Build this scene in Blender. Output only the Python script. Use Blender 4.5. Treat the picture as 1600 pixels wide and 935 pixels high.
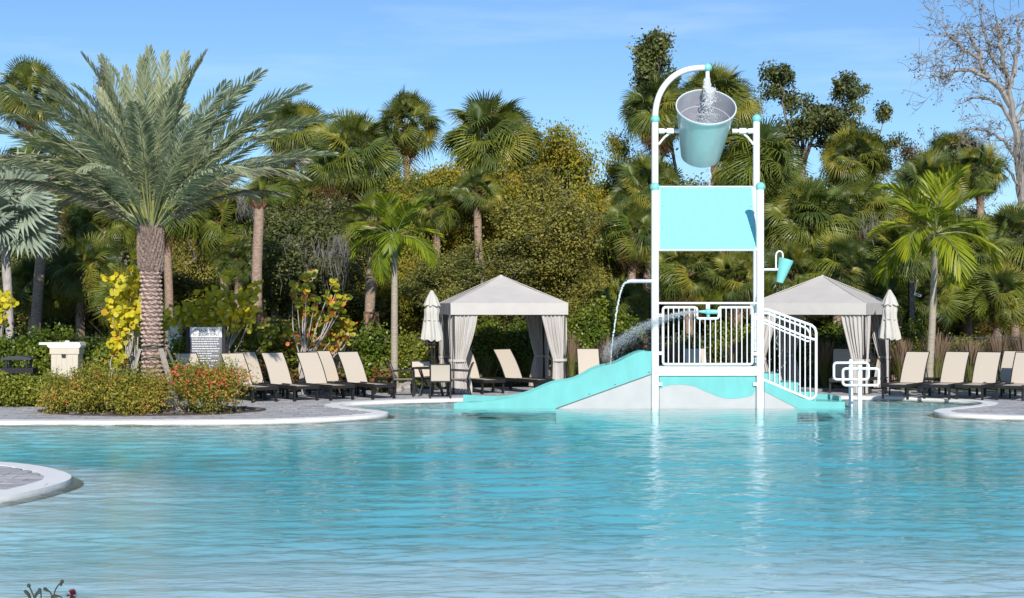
import bpy, bmesh, math, random
import numpy as np
from mathutils import Vector, Matrix, Euler, noise
from mathutils.geometry import tessellate_polygon
R = math.radians
PI = math.pi
sc = bpy.context.scene
for o in list(bpy.data.objects): bpy.data.objects.remove(o)
COL = sc.collection

# ------------------------------------------------------------------ camera, sky, sun
FPX = 2200.0      # focal length in pixels of the 1600 px wide photograph
HC = 2.3          # eye height above the water
HY = 480.0        # horizon row
cam_d = bpy.data.cameras.new('camera')
cam_d.sensor_width = 36; cam_d.lens = 36 * FPX / 1600
cam_d.shift_y = (HY - 467.5) / 1600
cam_d.clip_end = 3000; cam_d.clip_start = 0.1
cam = bpy.data.objects.new('camera', cam_d); COL.objects.link(cam)
cam.location = (0, 0, HC); cam.rotation_euler = (R(90), 0, 0)
sc.camera = cam

SUN_EL, SUN_AZ = R(29), R(-5)         # azimuth: a little to the right of straight behind the camera
sun_from = Vector((-math.sin(SUN_AZ) * math.cos(SUN_EL), -math.cos(SUN_AZ) * math.cos(SUN_EL), math.sin(SUN_EL)))
w = bpy.data.worlds.new('World'); sc.world = w; w.use_nodes = True
nt = w.node_tree; nt.nodes.clear()
out = nt.nodes.new('ShaderNodeOutputWorld'); bg = nt.nodes.new('ShaderNodeBackground')
sky = nt.nodes.new('ShaderNodeTexSky'); sky.sky_type = 'NISHITA'; sky.sun_disc = False
sky.sun_elevation = SUN_EL; sky.sun_rotation = math.atan2(sun_from.x, sun_from.y)
sky.air_density = 1.0; sky.dust_density = 0.2; sky.ozone_density = 3.0
tc = nt.nodes.new('ShaderNodeTexCoord'); mp = nt.nodes.new('ShaderNodeMapping')
mp.inputs['Scale'].default_value = (1.2, 1.2, 9); mp.inputs['Rotation'].default_value = (0, R(-3), 0)
nz = nt.nodes.new('ShaderNodeTexNoise'); nz.inputs['Scale'].default_value = 3.2; nz.inputs['Detail'].default_value = 7; nz.inputs['Roughness'].default_value = .55
cr = nt.nodes.new('ShaderNodeValToRGB'); cr.color_ramp.elements[0].position = .54; cr.color_ramp.elements[1].position = .82
cr.color_ramp.elements[1].color = (.30, .30, .30, 1)
mx = nt.nodes.new('ShaderNodeMix'); mx.data_type = 'RGBA'
mx.inputs['B'].default_value = (7.5, 8.5, 9.5, 1)
nt.links.new(tc.outputs['Generated'], mp.inputs['Vector']); nt.links.new(mp.outputs[0], nz.inputs['Vector'])
nt.links.new(nz.outputs[0], cr.inputs[0]); nt.links.new(cr.outputs[0], mx.inputs['Factor'])
tn = nt.nodes.new('ShaderNodeMix'); tn.data_type = 'RGBA'; tn.blend_type = 'MULTIPLY'; tn.inputs['Factor'].default_value = 1
tn.inputs['B'].default_value = (.72, .90, 1.09, 1); nt.links.new(sky.outputs[0], tn.inputs['A'])
nt.links.new(tn.outputs['Result'], mx.inputs['A']); nt.links.new(mx.outputs['Result'], bg.inputs[0])
bg.inputs[1].default_value = 0.115
nt.links.new(bg.outputs[0], out.inputs[0])
sd = bpy.data.lights.new('sun', 'SUN'); sd.energy = 4.8; sd.angle = R(0.53); sd.color = (1, .95, .87)
sun = bpy.data.objects.new('sun', sd); COL.objects.link(sun)
sun.rotation_euler = (-sun_from).to_track_quat('-Z', 'Y').to_euler()
sun.location = sun_from * 60
sc.view_settings.view_transform = 'Standard'; sc.view_settings.look = 'None'
sc.view_settings.exposure = 0.12; sc.view_settings.gamma = 1
sc.cycles.max_bounces = 8; sc.cycles.transparent_max_bounces = 12
sc.cycles.diffuse_bounces = 3; sc.cycles.glossy_bounces = 3; sc.cycles.transmission_bounces = 4
sc.cycles.caustics_reflective = False; sc.cycles.caustics_refractive = False

# ------------------------------------------------------------------ helpers
def at(px, py, Y):                     # a point at distance Y that the photograph shows at (px, py)
    return Vector(((px - 800) * Y / FPX, Y, HC - (py - HY) * Y / FPX))
def onz(px, py, z=0.0):                # the point of the level z that the photograph shows at (px, py)
    Y = FPX * (HC - z) / (py - HY)
    return Vector(((px - 800) * Y / FPX, Y, z))

MATS = {}
def nodemat(name):
    m = bpy.data.materials.new(name); m.use_nodes = True
    n = m.node_tree; b = n.nodes['Principled BSDF']; MATS[name] = m
    return m, n, b
def ramp(n, stops):
    c = n.nodes.new('ShaderNodeValToRGB'); e = c.color_ramp.elements
    e[0].position, e[0].color = stops[0][0], (*stops[0][1], 1)
    e[1].position, e[1].color = stops[-1][0], (*stops[-1][1], 1)
    for p, col in stops[1:-1]:
        x = e.new(p); x.color = (*col, 1)
    return c
def M_plain(name, col, rough=.5, metal=0, var=.12, scale=6, bump=0.0, bscale=40, coat=0, stretch=(1, 1, 1), spec=.5):
    m, n, b = nodemat(name)
    t = n.nodes.new('ShaderNodeTexCoord'); mpn = n.nodes.new('ShaderNodeMapping'); mpn.inputs['Scale'].default_value = stretch
    n.links.new(t.outputs['Object'], mpn.inputs[0])
    z = n.nodes.new('ShaderNodeTexNoise'); z.inputs['Scale'].default_value = scale; z.inputs['Detail'].default_value = 6
    n.links.new(mpn.outputs[0], z.inputs['Vector'])
    lo = tuple(c * (1 - var) for c in col); hi = tuple(min(1, c * (1 + var)) for c in col)
    c = ramp(n, [(.3, lo), (.7, hi)]); n.links.new(z.outputs[0], c.inputs[0]); n.links.new(c.outputs[0], b.inputs['Base Color'])
    b.inputs['Roughness'].default_value = rough; b.inputs['Metallic'].default_value = metal
    b.inputs['Coat Weight'].default_value = coat; b.inputs['Specular IOR Level'].default_value = spec
    if bump:
        z2 = n.nodes.new('ShaderNodeTexNoise'); z2.inputs['Scale'].default_value = bscale; z2.inputs['Detail'].default_value = 5
        n.links.new(mpn.outputs[0], z2.inputs['Vector'])
        bp = n.nodes.new('ShaderNodeBump'); bp.inputs['Strength'].default_value = 1; bp.inputs['Distance'].default_value = bump
        n.links.new(z2.outputs[0], bp.inputs['Height']); n.links.new(bp.outputs[0], b.inputs['Normal'])
    return m
def M_leaf(name, stops, rough=.5, trans=.25, objvar=.25, spec=.35, patch=0):
    """leaf material: colour by leaf (random per island) shifted by plant (object random)"""
    m, n, b = nodemat(name)
    g = n.nodes.new('ShaderNodeNewGeometry'); oi = n.nodes.new('ShaderNodeObjectInfo')
    a = n.nodes.new('ShaderNodeMath'); a.operation = 'MULTIPLY_ADD'
    a.inputs[1].default_value = objvar
    n.links.new(oi.outputs['Random'], a.inputs[0])
    s = n.nodes.new('ShaderNodeMath'); s.operation = 'MULTIPLY'; s.inputs[1].default_value = 1 - objvar
    n.links.new(g.outputs['Random Per Island'], s.inputs[0]); n.links.new(s.outputs[0], a.inputs[2])
    c = ramp(n, stops); n.links.new(a.outputs[0], c.inputs[0])
    if patch:                      # whole boughs that turned colour earlier than others
        z = n.nodes.new('ShaderNodeTexNoise'); z.inputs['Scale'].default_value = 1.1; z.inputs['Detail'].default_value = 4; n.links.new(g.outputs['Position'], z.inputs['Vector'])
        q = n.nodes.new('ShaderNodeMath'); q.operation = 'MULTIPLY_ADD'; q.inputs[1].default_value = patch*4; q.inputs[2].default_value = -patch*2; n.links.new(z.outputs[0], q.inputs[0])
        q2 = n.nodes.new('ShaderNodeMath'); q2.operation = 'ADD'; q2.use_clamp = True; n.links.new(q.outputs[0], q2.inputs[0]); n.links.new(a.outputs[0], q2.inputs[1]); n.links.new(q2.outputs[0], c.inputs[0])
    n.links.new(c.outputs[0], b.inputs['Base Color'])
    b.inputs['Roughness'].default_value = rough; b.inputs['Specular IOR Level'].default_value = spec
    tr = n.nodes.new('ShaderNodeBsdfTranslucent'); mxs = n.nodes.new('ShaderNodeMixShader'); mxs.inputs[0].default_value = trans
    n.links.new(c.outputs[0], tr.inputs[0]); n.links.new(b.outputs[0], mxs.inputs[1]); n.links.new(tr.outputs[0], mxs.inputs[2])
    n.links.new(mxs.outputs[0], n.nodes['Material Output'].inputs[0])
    return m

class MB:
    def __init__(s): s.v = []; s.f = []; s.mi = []; s.cur = 0
    def add(s, vs, fs):
        k = len(s.v); s.v += [tuple(v) for v in vs]; s.f += [tuple(i + k for i in f) for f in fs]; s.mi += [s.cur] * len(fs)
    def box(s, c, d, rot=None):
        x, y, z = d[0] / 2, d[1] / 2, d[2] / 2
        vs = [Vector(p) for p in ((-x,-y,-z),(x,-y,-z),(x,y,-z),(-x,y,-z),(-x,-y,z),(x,-y,z),(x,y,z),(-x,y,z))]
        if rot is not None:
            M = rot if isinstance(rot, Matrix) else Euler(rot).to_matrix()
            vs = [M @ v for v in vs]
        vs = [v + Vector(c) for v in vs]
        s.add(vs, [(0,3,2,1),(4,5,6,7),(0,1,5,4),(1,2,6,5),(2,3,7,6),(3,0,4,7)])
    def tube(s, pts, r, n=8, closed=False, caps=True):
        pts = [Vector(p) for p in pts]; N = len(pts)
        rr = r if isinstance(r, (list, tuple)) else [r] * N
        up = None; rings = []
        for i, p in enumerate(pts):
            if closed: t = (pts[(i + 1) % N] - pts[i - 1]).normalized()
            else: t = (pts[min(i + 1, N - 1)] - pts[max(i - 1, 0)]).normalized()
            if up is None:
                up = Vector((0, 0, 1)) if abs(t.z) < .9 else Vector((1, 0, 0))
            a = t.cross(up); 
            if a.length < 1e-6: a = t.cross(Vector((0, 1, 0)))
            a.normalize(); b = a.cross(t).normalized(); up = b
            rings.append([p + (a * math.cos(2*PI*k/n) + b * math.sin(2*PI*k/n)) * rr[i] for k in range(n)])
        vs = [v for ring in rings for v in ring]; fs = []
        for i in range(N if closed else N - 1):
            j = (i + 1) % N
            for k in range(n):
                l = (k + 1) % n
                fs.append((i*n+k, i*n+l, j*n+l, j*n+k))
        if caps and not closed:
            fs.append(tuple(range(n))[::-1]); fs.append(tuple((N-1)*n + k for k in range(n)))
        s.add(vs, fs)
    def sphere(s, c, r, nu=14, nv=9, sc_=(1, 1, 1)):
        c = Vector(c); vs = [c + Vector((0, 0, r * sc_[2]))]
        for i in range(1, nv):
            th = PI * i / nv
            for k in range(nu):
                ph = 2*PI*k/nu
                vs.append(c + Vector((r*sc_[0]*math.sin(th)*math.cos(ph), r*sc_[1]*math.sin(th)*math.sin(ph), r*sc_[2]*math.cos(th))))
        vs.append(c - Vector((0, 0, r * sc_[2]))); L = len(vs) - 1
        fs = [(0, 1+k, 1+(k+1) % nu) for k in range(nu)]
        for i in range(nv - 2):
            for k in range(nu):
                a = 1+i*nu+k; b = 1+i*nu+(k+1) % nu; fs.append((a, a+nu, b+nu, b))
        fs += [(L, 1+(nv-2)*nu+(k+1) % nu, 1+(nv-2)*nu+k) for k in range(nu)]
        s.add(vs, fs)
    def prism(s, poly, y0, y1, axis='y'):       # polygon in XZ extruded along Y (or in XY along Z)
        n = len(poly)
        if axis == 'y': vs = [(p[0], y0, p[1]) for p in poly] + [(p[0], y1, p[1]) for p in poly]
        else: vs = [(p[0], p[1], y0) for p in poly] + [(p[0], p[1], y1) for p in poly]
        tris = tessellate_polygon([[Vector((p[0], p[1], 0)) for p in poly]])
        fs = [tuple(t) for t in tris] + [tuple(i + n for i in t)[::-1] for t in tris]
        fs += [(i, (i+1) % n, (i+1) % n + n, i + n) for i in range(n)]
        s.add(vs, fs)
    def mesh(s, name, mats=(), smooth=True, angle=40):
        me = bpy.data.meshes.new(name); me.from_pydata(s.v, [], s.f)
        bm = bmesh.new(); bm.from_mesh(me); bmesh.ops.recalc_face_normals(bm, faces=bm.faces); bm.to_mesh(me); bm.free()
        for m in (mats if isinstance(mats, (list, tuple)) else [mats]): me.materials.append(m)
        if any(s.mi): me.polygons.foreach_set('material_index', s.mi)
        if smooth:
            me.polygons.foreach_set('use_smooth', [True] * len(me.polygons)); me.set_sharp_from_angle(angle=R(angle))
        me.update(); return me
def npmesh(name, V, F, mats, mi=None):          # numpy verts (n,3), faces (m,k)
    me = bpy.data.meshes.new(name); V = np.asarray(V, dtype=np.float32); F = np.asarray(F, dtype=np.int32)
    m, k = F.shape
    me.vertices.add(len(V)); me.vertices.foreach_set('co', V.ravel())
    me.loops.add(m * k); me.loops.foreach_set('vertex_index', F.ravel())
    me.polygons.add(m); me.polygons.foreach_set('loop_start', np.arange(0, m * k, k, dtype=np.int32))
    for x in (mats if isinstance(mats, (list, tuple)) else [mats]): me.materials.append(x)
    if mi is not None: me.polygons.foreach_set('material_index', np.asarray(mi, dtype=np.int32))
    me.update(calc_edges=True); return me
def link(name, data, parent=None, loc=None, rot=None, scale=None):
    o = bpy.data.objects.new(name, data); COL.objects.link(o)
    if parent: o.parent = parent
    if loc is not None: o.location = loc
    if rot is not None: o.rotation_euler = rot
    if scale is not None: o.scale = scale if hasattr(scale, '__len__') else (scale,) * 3
    return o
def part(name, mb, mat, parent, **k): 
    kw = {a: k.pop(a) for a in ('loc', 'rot', 'scale') if a in k}
    return link(name, mb.mesh(name, mat, **k), parent, **kw)
def tag(o, label, cat, group=None, kind=None):
    if label: o['label'] = label
    if cat: o['category'] = cat
    if group: o['group'] = group
    if kind: o['kind'] = kind
    return o
def thing(name, label, cat, loc=(0, 0, 0), rz=0, group=None):
    o = link(name, None, None, loc, (0, 0, rz)); o.empty_display_size = .3
    return tag(o, label, cat, group)
def struct(name, data): 
    o = link(name, data); o['kind'] = 'structure'; return o
def copy_tree(o, parent=None):
    c = o.copy(); COL.objects.link(c); c.parent = parent
    for ch in list(o.children): copy_tree(ch, c)
    return c
def crom(pts, n=8, closed=False):               # Catmull-Rom through control points
    P = [Vector(p) for p in pts]; N = len(P); res = []
    for i in range(N if closed else N - 1):
        if closed: p0, p1, p2, p3 = P[i-1], P[i], P[(i+1) % N], P[(i+2) % N]
        else: p0, p1, p2, p3 = P[max(i-1, 0)], P[i], P[i+1], P[min(i+2, N-1)]
        for k in range(n):
            t = k / n
            res.append(.5 * ((2*p1) + (p2-p0)*t + (2*p0-5*p1+4*p2-p3)*t*t + (3*p1-p0-3*p2+p3)*t**3))
    if not closed: res.append(P[-1])
    return res
def rrect(x0, z0, x1, z1, r, y=0, n=4):          # rounded rectangle path in XZ
    pts = []
    for cx, cz, a0 in ((x1-r, z1-r, 0), (x0+r, z1-r, 90), (x0+r, z0+r, 180), (x1-r, z0+r, 270)):
        for k in range(n + 1):
            a = R(a0 + 90 * k / n); pts.append((cx + r*math.cos(a), y, cz + r*math.sin(a)))
    return pts

# ------------------------------------------------------------------ materials
white_paint = M_plain('white_paint', (.80, .80, .79), .3, var=.03, coat=.3)
aqua_paint = M_plain('aqua_paint', (.13, .43, .41), .36, var=.07, scale=2.5, coat=.15, stretch=(1.5, 1.5, .6))
aqua_panel = M_plain('aqua_panel_plastic', (.25, .72, .70), .42, var=.05, scale=3, stretch=(3, 1, .5))
aqua_ball = M_plain('aqua_ball', (.20, .58, .53), .3, var=.04, coat=.3)
grey_panel = M_plain('grey_panel', (.43, .42, .415), .45, var=.05, scale=3)
cream_beam = M_plain('white_beam', (.80, .79, .75), .45, var=.03)
bucket_out = M_plain('bucket_aqua', (.42, .585, .58), .28, var=.04, coat=.35)
bucket_in = M_plain('bucket_inside', (.40, .42, .47), .35, var=.08, scale=4)
canvas = M_plain('canvas', (.50, .465, .435), .85, var=.06, scale=1.6, bump=.02, bscale=2.5)
curtain_m = M_plain('curtain_cloth', (.47, .435, .405), .85, var=.05, scale=4)
umb_cloth = M_plain('umbrella_cloth', (.50, .47, .42), .85, var=.04, scale=5)
sling = M_plain('sling_mesh', (.50, .435, .355), .75, var=.05, scale=90, stretch=(1, 1, 1))
black_metal = M_plain('black_metal', (.016, .015, .016), .4, var=.2)
brown_metal = M_plain('dark_bronze_metal', (.011, .010, .010), .5, var=.2)
coping_m = M_plain('coping_concrete', (.80, .79, .76), .7, var=.05, scale=8, bump=.003)
tile_brown = M_plain('wet_tile', (.20, .17, .12), .3, var=.3, scale=9)
mulch_m = M_plain('mulch', (.075, .055, .045), .9, var=.45, scale=22, bump=.03, bscale=26)
soil_m = M_plain('ground_soil', (.06, .07, .03), .95, var=.4, scale=3, bump=.03, bscale=10)
vinyl = M_plain('cream_vinyl', (.56, .50, .41), .45, var=.03)
vinyl_w = M_plain('white_vinyl', (.80, .78, .74), .4, var=.03)
bark_grey = M_plain('bark_grey', (.20, .18, .16), .9, var=.35, scale=5, bump=.03, bscale=12, stretch=(3, 3, 1))
bark_twig = M_plain('bark_twig', (.27, .245, .225), .9, var=.25, scale=5)
bark_pale = M_plain('bark_pale', (.40, .36, .33), .9, var=.25, scale=5, bump=.02, bscale=12, stretch=(3, 3, 1))
bark_dark = M_plain('bark_dark', (.05, .042, .036), .95, var=.35, scale=5, bump=.03)
sabal_bark = M_plain('sabal_bark', (.34, .24, .18), .95, var=.35, scale=9, bump=.03, bscale=25, stretch=(1, 1, 2.5))
sabal_boot = M_plain('sabal_boots', (.19, .10, .055), .95, var=.5, scale=14, bump=.04, bscale=20)
date_core = M_plain('date_trunk_core', (.13, .085, .07), .95, var=.3, scale=10)
date_scar = M_plain('date_trunk_scars', (.40, .285, .24), .9, var=.35, scale=16, bump=.02, bscale=40)
date_boot = M_plain('date_trunk_fibre', (.24, .17, .14), .95, var=.5, scale=20, bump=.04, bscale=30)
xmas_trunk = M_plain('ringed_trunk', (.33, .29, .22), .8, var=.22, scale=14, stretch=(.3, .3, 4))
shaft_m = M_plain('green_crownshaft', (.17, .21, .10), .5, var=.2, scale=4)
wood_m = M_plain('weathered_wood', (.36, .31, .27), .85, var=.25, scale=12, stretch=(6, 6, 1))
rock_m = M_plain('pale_rocks', (.34, .31, .29), .9, var=.35, scale=3)
sign_white = M_plain('sign_white', (.80, .80, .80), .5, var=.02)
sign_grey = M_plain('sign_grey', (.16, .16, .19), .5, var=.05)
sign_text = M_plain('sign_text_dark', (.10, .10, .11), .5, var=.02)
sign_red = M_plain('sign_red', (.35, .06, .06), .5, var=.1)
moss_m = M_leaf('moss_grey', [(0, (.13, .125, .105)), (1, (.24, .23, .20))], .95, .3, .1)

leaf_sabal = M_leaf('sabal_leaf', [(0, (0.059, 0.096, 0.025)), (.45, (0.132, 0.170, 0.031)), (.8, (0.237, 0.246, 0.037)), (1, (0.369, 0.316, 0.040))], .42, .32, .92, spec=.5)
leaf_sabal_bright = M_leaf('sabal_leaf_yellowgreen', [(0, (0.088, 0.134, 0.020)), (1, (0.254, 0.278, 0.036))], .45, .3, .85)
leaf_dead = M_leaf('dead_fan', [(0, (.11, .062, .030)), (1, (.27, .16, .05))], .9, .15, .8)
leaf_date = M_leaf('date_leaflets', [(0, (0.191, 0.225, 0.111)), (.6, (0.368, 0.408, 0.235)), (1, (0.647, 0.678, 0.469))], .65, .35, .45, spec=.25)
leaf_date_dry = M_leaf('date_leaflets_dry', [(0, (.16, .145, .10)), (.6, (.24, .22, .16)), (1, (.36, .33, .27))], .6, .2, .45)
rachis_m = M_plain('frond_rib', (.24, .26, .11), .5, var=.2)
leaf_bis = M_leaf('silver_fan', [(0, (0.197, 0.253, 0.190)), (1, (0.377, 0.433, 0.317))], .5, .2, .6)
leaf_xmas = M_leaf('lime_leaflets', [(0, (0.111, 0.172, 0.012)), (.5, (0.234, 0.299, 0.018)), (1, (0.442, 0.437, 0.030))], .4, .35, .45)
leaf_oak = M_leaf('oak_leaf', [(0, (0.084, 0.097, 0.025)), (.6, (0.177, 0.187, 0.042)), (1, (0.315, 0.282, 0.063))], .5, .25, .3, patch=.5)
leaf_dark = M_leaf('dark_leaf', [(0, (0.068, 0.086, 0.026)), (.7, (0.146, 0.168, 0.045)), (1, (0.270, 0.255, 0.072))], .5, .25, .3, patch=.5)
leaf_yel = M_leaf('autumn_leaf', [(0, (0.122, 0.150, 0.023)), (.45, (0.268, 0.275, 0.030)), (.8, (0.423, 0.362, 0.032)), (1, (0.467, 0.288, 0.036))], .55, .35, .2, patch=.5)
leaf_olive = M_leaf('olive_leaf', [(0, (0.135, 0.141, 0.033)), (.6, (0.303, 0.282, 0.050)), (1, (0.488, 0.377, 0.088))], .55, .3, .3, patch=.5)
leaf_greyb = M_leaf('greyish_leaf', [(0, (0.114, 0.097, 0.063)), (.6, (0.227, 0.196, 0.114)), (1, (0.357, 0.256, 0.152))], .6, .25, .3, patch=.5)
leaf_hedge = M_leaf('hedge_leaf', [(0, (0.052, 0.094, 0.010)), (.5, (0.111, 0.160, 0.015)), (1, (0.221, 0.253, 0.025))], .38, .25, .3, patch=.5)
leaf_hedge2 = M_leaf('yellowish_hedge_leaf', [(0, (.09, .12, .012)), (.5, (.17, .20, .022)), (1, (.29, .30, .035))], .45, .25, .3, patch=.5)
leaf_fire = M_leaf('fine_leaf', [(0, (0.121, 0.127, 0.014)), (.5, (0.259, 0.253, 0.030)), (.85, (0.431, 0.342, 0.054)), (1, (0.483, 0.223, 0.072))], .5, .25, .3, patch=.5)
leaf_flower = M_leaf('coral_flower', [(0, (.55, .06, .03)), (.6, (.75, .14, .06)), (1, (.80, .20, .18))], .5, .3, .2)
leaf_grapeY = M_leaf('sea_grape_yellow', [(0, (.36, .37, .03)), (.35, (.60, .54, .03)), (.85, (.78, .62, .04)), (1, (.64, .26, .03))], .4, .35, .2)
leaf_grapeM = M_leaf('sea_grape_mixed', [(0, (.16, .20, .02)), (.35, (.34, .36, .03)), (.60, (.58, .50, .04)), (.70, (.70, .22, .04)), (1, (.72, .12, .03))], .4, .35, .15)
leaf_grass = M_leaf('ornamental_grass', [(0, (0.100, 0.149, 0.030)), (.55, (0.200, 0.218, 0.060)), (1, (0.280, 0.207, 0.100))], .6, .3, .25)
leaf_plume = M_leaf('pink_plume', [(0, (0.234, 0.163, 0.094)), (1, (0.342, 0.240, 0.187))], .8, .4, .3)
leaf_red = M_leaf('red_croton', [(0, (.07, .10, .015)), (.5, (.16, .18, .03)), (.75, (.34, .07, .04)), (1, (.42, .10, .08))], .45, .25, .3)

# pavers: colour by paver
paver_m, n, b = nodemat('paver_stone')
oi = n.nodes.new('ShaderNodeObjectInfo'); gi = n.nodes.new('ShaderNodeNewGeometry')
a = n.nodes.new('ShaderNodeMath'); a.operation = 'ADD'; fr = n.nodes.new('ShaderNodeMath'); fr.operation = 'FRACT'
n.links.new(oi.outputs['Random'], a.inputs[0]); n.links.new(gi.outputs['Random Per Island'], a.inputs[1]); n.links.new(a.outputs[0], fr.inputs[0])
c = ramp(n, [(0, (.34, .33, .345)), (.4, (.42, .41, .42)), (.75, (.48, .465, .46)), (1, (.37, .345, .355))]); n.links.new(fr.outputs[0], c.inputs[0])
z = n.nodes.new('ShaderNodeTexNoise'); z.inputs['Scale'].default_value = 7; z.inputs['Detail'].default_value = 8; z.inputs['Roughness'].default_value = .7
t = n.nodes.new('ShaderNodeTexCoord'); n.links.new(gi.outputs['Position'], z.inputs['Vector'])
mr = n.nodes.new('ShaderNodeMapRange'); mr.inputs[1].default_value = .3; mr.inputs[2].default_value = .7; mr.inputs[3].default_value = .72; mr.inputs[4].default_value = 1.2
n.links.new(z.outputs[0], mr.inputs[0])
mm = n.nodes.new('ShaderNodeVectorMath'); mm.operation = 'SCALE'; n.links.new(c.outputs[0], mm.inputs[0]); n.links.new(mr.outputs[0], mm.inputs['Scale'])
n.links.new(mm.outputs[0], b.inputs['Base Color']); b.inputs['Roughness'].default_value = .75
slab_m = M_plain('paver_joint_sand', (.22, .21, .21), .9, var=.2, scale=5)

# pool plaster and water
plaster, n, b = nodemat('pool_plaster')
gi = n.nodes.new('ShaderNodeNewGeometry'); z = n.nodes.new('ShaderNodeTexNoise'); z.inputs['Scale'].default_value = .35; z.inputs['Detail'].default_value = 5
n.links.new(gi.outputs['Position'], z.inputs['Vector'])
c = ramp(n, [(.35, (.72, .83, .84)), (.65, (.82, .87, .87))]); n.links.new(z.outputs[0], c.inputs[0]); n.links.new(c.outputs[0], b.inputs['Base Color'])
b.inputs['Roughness'].default_value = .7
water_m = bpy.data.materials.new('pool_water'); water_m.use_nodes = True; n = water_m.node_tree; n.nodes.clear()
wo = n.nodes.new('ShaderNodeOutputMaterial'); trn = n.nodes.new('ShaderNodeBsdfTransparent'); gl = n.nodes.new('ShaderNodeBsdfGlossy')
ms = n.nodes.new('ShaderNodeMixShader')
gl.inputs['Roughness'].default_value = .03; trn.inputs[0].default_value = (.98, .995, 1, 1)
gi = n.nodes.new('ShaderNodeNewGeometry')
def wnoise(scale, st, det=3, rot=0):
    mpn = n.nodes.new('ShaderNodeMapping'); mpn.inputs['Scale'].default_value = st; mpn.inputs['Rotation'].default_value = (0, 0, rot)
    q = n.nodes.new('ShaderNodeTexNoise'); q.inputs['Scale'].default_value = scale; q.inputs['Detail'].default_value = det; q.inputs['Roughness'].default_value = .55
    n.links.new(gi.outputs['Position'], mpn.inputs[0]); n.links.new(mpn.outputs[0], q.inputs['Vector']); return q
n1 = wnoise(16.0, (.25, 1, 1), 3, R(8)); n2 = wnoise(3.0, (.6, 1, 1), 2, R(-14)); n3 = wnoise(.22, (.35, 1, 1), 2, R(4))
b1 = n.nodes.new('ShaderNodeBump'); b1.inputs['Strength'].default_value = 1
b2 = n.nodes.new('ShaderNodeBump'); b2.inputs['Strength'].default_value = 1; b2.inputs['Distance'].default_value = .004
mr = n.nodes.new('ShaderNodeMapRange'); mr.inputs[1].default_value = .38; mr.inputs[2].default_value = .62; mr.inputs[3].default_value = .007; mr.inputs[4].default_value = .016
n.links.new(n3.outputs[0], mr.inputs[0]); n.links.new(mr.outputs[0], b1.inputs['Distance'])
n.links.new(n1.outputs[0], b1.inputs['Height']); n.links.new(n2.outputs[0], b2.inputs['Height']); n.links.new(b2.outputs[0], b1.inputs['Normal'])
n.links.new(b1.outputs[0], gl.inputs['Normal']); dt = n.nodes.new('ShaderNodeVectorMath'); dt.operation = 'DOT_PRODUCT'; n.links.new(b1.outputs[0], dt.inputs[0]); n.links.new(gi.outputs['Incoming'], dt.inputs[1])
def mth(op, a, b=None):      # Schlick's Fresnel term for water, the same from above and below
    q = n.nodes.new('ShaderNodeMath'); q.operation = op
    for k_, v_ in enumerate((a, b)):
        if v_ is None: continue
        if isinstance(v_, (int, float)): q.inputs[k_].default_value = v_
        else: n.links.new(v_, q.inputs[k_])
    return q.outputs[0]
sch = mth('ADD', mth('MULTIPLY', mth('POWER', mth('SUBTRACT', 1.0, mth('ABSOLUTE', dt.outputs['Value'])), 5.0), .98), .02)
n.links.new(sch, ms.inputs[0]); n.links.new(trn.outputs[0], ms.inputs[1]); n.links.new(gl.outputs[0], ms.inputs[2]); n.links.new(ms.outputs[0], wo.inputs['Surface'])
va = n.nodes.new('ShaderNodeVolumeAbsorption'); va.inputs[0].default_value = (.20, .85, .885, 1); va.inputs[1].default_value = .54
n.links.new(va.outputs[0], wo.inputs['Volume'])
drop_m, n, b = nodemat('water_drops')
b.inputs['Base Color'].default_value = (.85, .9, .93, 1); b.inputs['Roughness'].default_value = .05; b.inputs['Transmission Weight'].default_value = .35; b.inputs['IOR'].default_value = 1.33

# ------------------------------------------------------------------ pool outline
def P2(px, py): v = onz(px, py); return Vector((v.x, v.y, 0))
shore = [(-22, 27.5, 0), (-17, 27.9, 0), P2(-120, 660), P2(0, 662), P2(140, 662), P2(280, 661.5), P2(400, 660.5), P2(500, 657.5), P2(570, 653.5), P2(606, 648.5), P2(590, 644.5), P2(557, 641),
         P2(534, 638), P2(533, 635), P2(560, 632), P2(620, 629), P2(705, 626.5), P2(850, 624.5), P2(1080, 623.5), P2(1320, 623), P2(1420, 624.5), P2(1500, 628.5), P2(1533, 632),
         P2(1530, 635.5), P2(1500, 639), P2(1468, 642.5), P2(1460, 646), P2(1478, 649.5), P2(1530, 652.5), P2(1620, 655), P2(1720, 656), (17, 28.6, 0), (22, 26, 0), (24, 17, 0), (20, 9, 0), (8, 7.6, 0), (0, 7.4, 0),
         (-8, 7.8, 0), (-12, 10, 0), (-12, 14, 0), P2(-130, 797), P2(-50, 790), P2(20, 779), P2(72, 767), P2(108, 755), P2(106, 745), P2(70, 734.5), P2(20, 728), P2(-50, 724), P2(-150, 720), (-16, 21.6, 0), (-21, 23, 0)]
shore = [Vector(p) for p in shore]
OUT = crom(shore, 6, True)
def offset(pts, d):
    N = len(pts); res = []
    for i in range(N):
        t = (pts[(i+1) % N] - pts[i-1]); t.z = 0; t.normalize()
        res.append(pts[i] + Vector((-t.y, t.x, 0)) * d)
    return res
area = sum(OUT[i].x * OUT[(i+1) % len(OUT)].y - OUT[(i+1) % len(OUT)].x * OUT[i].y for i in range(len(OUT)))
SGN = 1 if area < 0 else -1                       # + offset goes outward (away from the water)
def inside(poly, x, y):
    c = False; n = len(poly)
    for i in range(n):
        a, b = poly[i], poly[i-1]
        if (a.y > y) != (b.y > y) and x < (b.x - a.x) * (y - a.y) / (b.y - a.y) + a.x: c = not c
    return c
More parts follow.
